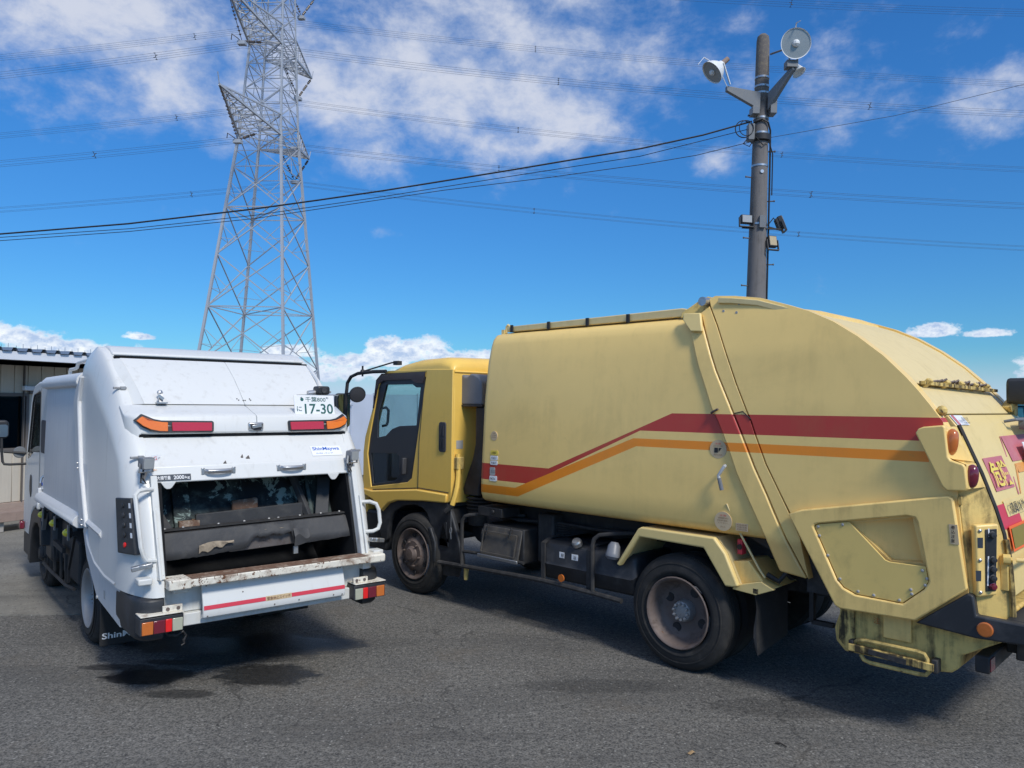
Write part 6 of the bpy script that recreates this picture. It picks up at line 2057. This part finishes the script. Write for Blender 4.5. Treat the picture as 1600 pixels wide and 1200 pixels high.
# cargo box and gutter, ribs
b = B()
ring = [(.055, 1.0), (.062, 1.03), (.060, 1.5), (.045, 2.15), (.02, 2.20), (-.05, 2.23), (-.2, 2.24)]
ring = ring + [(mir(y), z) for y, z in ring[::-1]]
b.loft([[(x, y - (k if y > MID else -k), z) for y, z in ring] for x, k in ((1.90, .03), (1.88, .006), (1.85, 0), (.9, 0), (.05, 0), (-.25, 0))])
b.done('cargo_box', 'white_side', WT, smooth=40)
for sd in (1, -1):
    f = (lambda y: y) if sd > 0 else mir
    b = B()
    gut = [(.04, 2.115), (.085, 2.13), (.095, 2.16), (.085, 2.20), (.05, 2.235), (-.02, 2.25), (-.06, 2.24)]
    b.loft([[(x, f(y), z) for y, z in gut] for x in (1.93, 1.90, .9, .10)], cap=True)
    b.done('roof_gutter', 'white_side', WT, .004, 1, 40)
    # slanted rib frame in front of the tail
    b = B()
    b.loft([[(x0, f(.045), z), (x0, f(.088), z), (x1, f(.088), z), (x1, f(.045), z)] for x0, x1, z in ((-.105, -.345, 1.02), (-.02, -.20, 1.28), (.05, -.09, 1.45), (.215, .045, 1.93), (.235, .06, 2.0), (.15, .02, 2.10), (.0, -.04, 2.2))])
    b.done('rib_frame', 'white_side', WT, .010)
    for x, z in ((-.02, 1.50), (-.03, 1.46), (-.235, 1.07), (-.25, 1.03)):
        B().cyl((x, f(.088), z), (x, f(.096), z), .008, 8).done('bolt', 'steel', WT)
    b = B().prism([(-.39, 1.03), (-.36, 1.07), (-.83, 1.06), (-.88, 1.02), (-.80, .985), (-.45, 1.0)], 'y', f(.050), f(.075)) if False else B().loft([[(-.33, f(.055), 1.02), (-.33, f(.08), 1.06), (-.33, f(.055), 1.09)], [(-.80, f(.055), .99), (-.80, f(.078), 1.03), (-.80, f(.055), 1.065)]])
    b.done('side_moulding', 'white_side', WT)
# lower sill along the box
b = B()
sl_ = [(-.02, .965), (.085, .975), (.115, 1.0), (.118, 1.03), (.10, 1.06), (.06, 1.09)]
b.loft([[(x, y, z) for y, z in sl_] for x in (2.02, 2.0, -.02)])
b.done('side_sill', 'white_side', WT, .004, 1, 40)
B().box(1.96, 2.02, -.02, .09, .97, 1.12).done('sill_end', 'white_side', WT, .01)
B().tube([(1.99, .06, 1.12), (1.97, .07, 1.17), (1.985, .06, 1.22), (1.97, .03, 1.25)], .012, 6).done('box_catch', 'steel', WT)
plate('blue_label', 'print_blue', WT, (1.955, .0625, 1.15), (-1, 0, 0), (0, 0, 1), .07, .03, .002)
plate('white_label', 'sticker_white', WT, (1.955, .0625, 1.115), (-1, 0, 0), (0, 0, 1), .07, .025, .002)
# ladder pipe on the roof
B().tube([(1.55, -.10, 2.23), (1.55, -.10, 2.29), (1.53, -.10, 2.31), (1.30, -.10, 2.31), (1.20, -.10, 2.32), (1.18, -.10, 2.345), (1.16, -.10, 2.36), (.2, -.10, 2.38), (.15, -.10, 2.36), (.14, -.10, 2.24)], .016, 8).done('roof_pipe', 'white_worn', WT)
B().box(.4, 1.5, -1.4, -.2, 2.235, 2.30).done('roof_hatch', 'snorkel', WT, .01)

# yellow side marker lamps
for x, z in ((1.98, .850), (1.29, .850), (.60, .852)):
    b = B().lathe([(-.03, .0), (-.03, .045), (-.025, .05), (.0, .05)], (x, .045, z), (0, 1, 0), 14)
    b.v = b.v
    m_ = b.done('side_marker', 'black_plastic', WT)
    B().sphere((x, .05, z), .042, 12, 1, .9, .85).done('lens', 'yellow_lamp', m_)
    B().bar((x - .03, .02, z + .05), (x - .05, .02, z + .10), .04, .02).bar((x - .055, .05, z - .06), (x - .055, .05, z + .07), .012, .05).done('lamp_bracket', 'enamel_grey', m_)

for o in set(WT.children_recursive) - _before:
    o.data.transform(Matrix.Translation((-0.11, 0.03, 0)))

# chassis and running gear
b = B()
for y in (-.45, mir(-.45)):
    b.box(-1.7, 3.4, y - .035, y + .035, .50, .68)
for x in (-1.2, -.5, .5, 1.2, 1.9, 2.9):
    b.box(x, x + .07, mir(-.48), -.48, .53, .65)
b.done('chassis_frame', 'black_frame', WT)
B().box(-.75, 1.9, mir(-.2), -.2, .70, .99).done('subframe', 'black_frame', WT, .01)
B().box(.55, 1.30, -.62, -.03, .36, .74).done('battery_box', 'black_dusty', WT, .02)
B().box(1.35, 1.90, -.62, -.10, .38, .82).done('fuel_tank', 'black_plastic', WT, .05)
b = B()
b.tube([(2.1, .02, .32), (1.6, .03, .325), (.9, .03, .335), (.78, .03, .335), (.45, .02, .36)], .016, 8)
b.bar((1.45, .02, .34), (1.5, .02, .62), .02, .02).bar((1.1, .02, .34), (1.12, .02, .60), .02, .02).bar((.85, .02, .34), (.86, .02, .60), .02, .02).bar((1.50, .02, .62), (.98, .02, .615), .03, .05)
b.bar((.42, .03, .82), (.66, .03, .50), .02, .014).bar((.66, .03, .50), (.66, .03, .38), .02, .014)
b.done('side_guard', 'black_dusty', WT)
b = B().bar((1.98, .03, .84), (2.16, .03, .56), .04, .02).bar((2.05, .03, .84), (2.16, .03, .56), .02, .012)
b.done('stay', 'enamel_grey', WT, .004)
B().box(1.9, 2.3, -.3, -.02, .34, .9).done('wheel_liner', 'black_plastic', WT, .05)
B().cyl((2.46, -.4, .37), (2.46, mir(-.4), .37), .06, 10).cyl((0, -.3, .37), (0, mir(-.3), .37), .08, 12).sphere((0, MID, .37), .19, 12).bar((2.2, MID, .5), (.1, MID, .4), .09, .09).done('axle', 'black_frame', WT)
wheel(WT, 0, 0.0, .372, .20, 1, .222, 'rim_silver', 'dish', 'rim_silver')
B().lathe([(0, .22), (.0, .34), (.03, .37), (.17, .37), (.20, .34), (.20, .22)], (0, -.42, .372), (0, 1, 0), 36).done('inner_tyre', 'tyre', WT)
wheel(WT, 2.46, -.03, .365, .20, 1, .22, 'black_dusty', 'front', 'black_dusty')
wheel(WT, 0, mir(.06), .372, .20, -1, .222, 'rim_silver', 'dish', 'rim_silver')
B().lathe([(0, .22), (.0, .34), (.03, .37), (.17, .37), (.20, .34), (.20, .22)], (0, mir(-.36), .372), (0, -1, 0), 36).done('inner_tyre', 'tyre', WT)
wheel(WT, 2.46, mir(.04), .365, .20, -1, .22, 'rim_silver', 'front', 'rim_silver')
mf = B().box(-.76, -.748, -.42, .055, .165, .60).done('mud_flap', 'rubber', WT, .006)
letters('lettering', 'ShinMaywa', 'print_white', mf, (-.7605, .040, .205), NUY, (0, 0, 1), .37, .058, bold=.02)
mf = B().box(-.66, -.648, mir(.005), mir(-.46), .165, .60).done('mud_flap', 'rubber', WT, .006)

_before = set(WT.children_recursive)
# ---- cab
cy0, cy1 = .035, mir(.035)
sil = [(2.02, .88), (2.02, 2.12), (2.06, 2.18), (2.15, 2.21), (2.6, 2.205), (2.9, 2.17), (3.05, 2.10), (3.12, 2.04), (3.45, 1.36), (3.52, 1.22), (3.53, .62), (3.48, .50), (3.10, .50), (3.05, .62), (2.95, .76), (2.80, .83), (2.62, .86), (2.5, .88)]
wn1 = [(2.48, 1.46), (2.46, 2.06), (2.52, 2.10), (2.98, 2.06), (3.08, 1.98), (3.36, 1.40), (3.33, 1.34), (3.12, 1.38), (2.92, 1.44)]
flat = lambda z: 0.0
WY_keep = WY
WY = LW + RW
for sd in (1, -1):
    panel('cab_side', sil, 'white_paint', WT, flat, .05, .035, holes=[wn1], bevel=.02, step=0, side=sd)
    panel('window_frame', [(2.465, 1.44), (2.445, 2.075), (2.515, 2.118), (2.99, 2.075), (3.10, 1.99), (3.385, 1.40), (3.34, 1.325), (3.12, 1.365), (2.92, 1.425)], 'black_plastic', WT, flat, .012, .030, holes=[wn1], step=0, side=sd)
    panel('window_glass', wn1, 'dark_glass', WT, flat, .004, .020, step=0, side=sd)
    panel('quarter_window', rrect(2.08, 2.33, 1.46, 1.80, .03), 'interior_dark', WT, flat, .03, .044, bevel=.004, step=0, side=sd)
B().prism([(2.05, 2.15), (2.15, 2.205), (2.6, 2.20), (2.9, 2.165), (3.05, 2.095), (3.0, 2.08), (2.6, 2.17), (2.1, 2.17)], 'y', cy1 + .03, cy0 - .03).done('cab_roof', 'white_paint', WT, .01)
B().box(2.02, 2.06, cy1 + .04, cy0 - .04, .9, 2.16).done('cab_back', 'white_paint', WT, .01)
B().prism([(3.40, 1.36), (3.50, 1.25), (3.51, .52), (3.46, .52), (3.45, 1.2)], 'y', cy1 + .04, cy0 - .04).done('cab_front', 'white_paint', WT, .01)
B().prism([(3.06, 2.07), (3.08, 2.07), (3.43, 1.36), (3.41, 1.36)], 'y', cy1 + .06, cy0 - .06).done('windscreen', 'cab_glass', WT)
B().box(2.1, 3.45, cy1 + .06, cy0 - .06, .86, .92).done('cab_floor', 'interior_dark', WT)
B().prism([(3.20, .95), (3.12, 1.28), (3.38, 1.34), (3.44, 1.2), (3.44, .95)], 'y', cy1 + .06, cy0 - .06).done('dashboard', 'interior_dark', WT, .02)
for y in (-.35, -1.25):
    B().box(2.3, 2.8, y - .25, y + .25, 1.0, 1.2).prism([(2.28, 1.2), (2.42, 1.2), (2.32, 1.85), (2.2, 1.85)], 'y', y - .23, y + .23).done('seat', 'interior_dark', WT, .04)
for pts in ([(2.40, .037, 2.13), (2.41, .037, 1.5), (2.42, .037, .90)], [(2.04, .037, .96), (2.42, .037, .965), (2.6, .037, .93)]):
    B().tube(pts, .005, 4).done('door_seam', 'enamel_grey', WT)
B().prism([(2.95, 1.16), (3.02, 1.18), (3.06, 1.10), (3.06, 1.0), (2.98, .93), (2.94, 1.0)], 'y', .034, .044).done('door_handle', 'black_plastic', WT, .006)
B().box(2.36, 2.44, .02, .055, .86, .93).done('step_hinge', 'white_paint', WT, .01)
b = B().prism([(2.62, .84), (2.80, .82), (2.95, .75), (3.06, .6), (3.10, .48), (3.13, .22), (2.98, .20), (2.93, .45), (2.84, .60), (2.7, .68), (2.5, .70), (2.35, .66), (2.3, .5), (2.2, .5), (2.25, .75), (2.4, .85)], 'y', -.2, .035)
b.done('wheel_arch', 'black_plastic', WT, .012)
B().box(3.08, 3.50, cy1, cy0 - .005, .25, .50).done('front_bumper', 'black_plastic', WT, .02)
tr = B().box(3.36, 3.44, .04, .09, .53, .62).done('turn_signal', 'dark_red_lens', WT, .012)
# left mirrors on their arm
b = B()
b.tube([(3.30, .05, 1.28), (3.34, .20, 1.275), (3.36, .255, 1.28), (3.37, .27, 1.31), (3.37, .28, 1.42), (3.38, .285, 1.60)], .014, 8)
b.tube([(3.30, .05, 1.40), (3.36, .26, 1.42)], .014, 8)
MA = b.done('mirror_arm', 'black_frame', WT)
b = B()
b.prism(rrect(-.085, .085, -.10, .13, .05), 'x', 3.36, 3.43)
b.v = [(x, y * .8 + .285, z * .9 + 1.66) for x, y, z in b.v]
m_ = b.done('main_mirror', 'black_plastic', WT, .02)
b = B().prism(rrect(-.06, .06, -.075, .08, .03), 'x', 3.352, 3.359)
b.v = [(x, y * .8 + .275, z * .9 + 1.655) for x, y, z in b.v]
b.done('mirror_glass', 'mirror', m_)
B().lathe([(.0, .0), (.0, .06), (.02, .066), (.05, .05), (.06, .0)], (3.33, .11, 1.41), (1, 0, 0), 16).done('round_mirror', 'enamel_grey', WT)
for o in set(WT.children_recursive) - _before:
    o.data.transform(Matrix.Translation((-0.15, 0.02, 0)))

WY = WY_keep
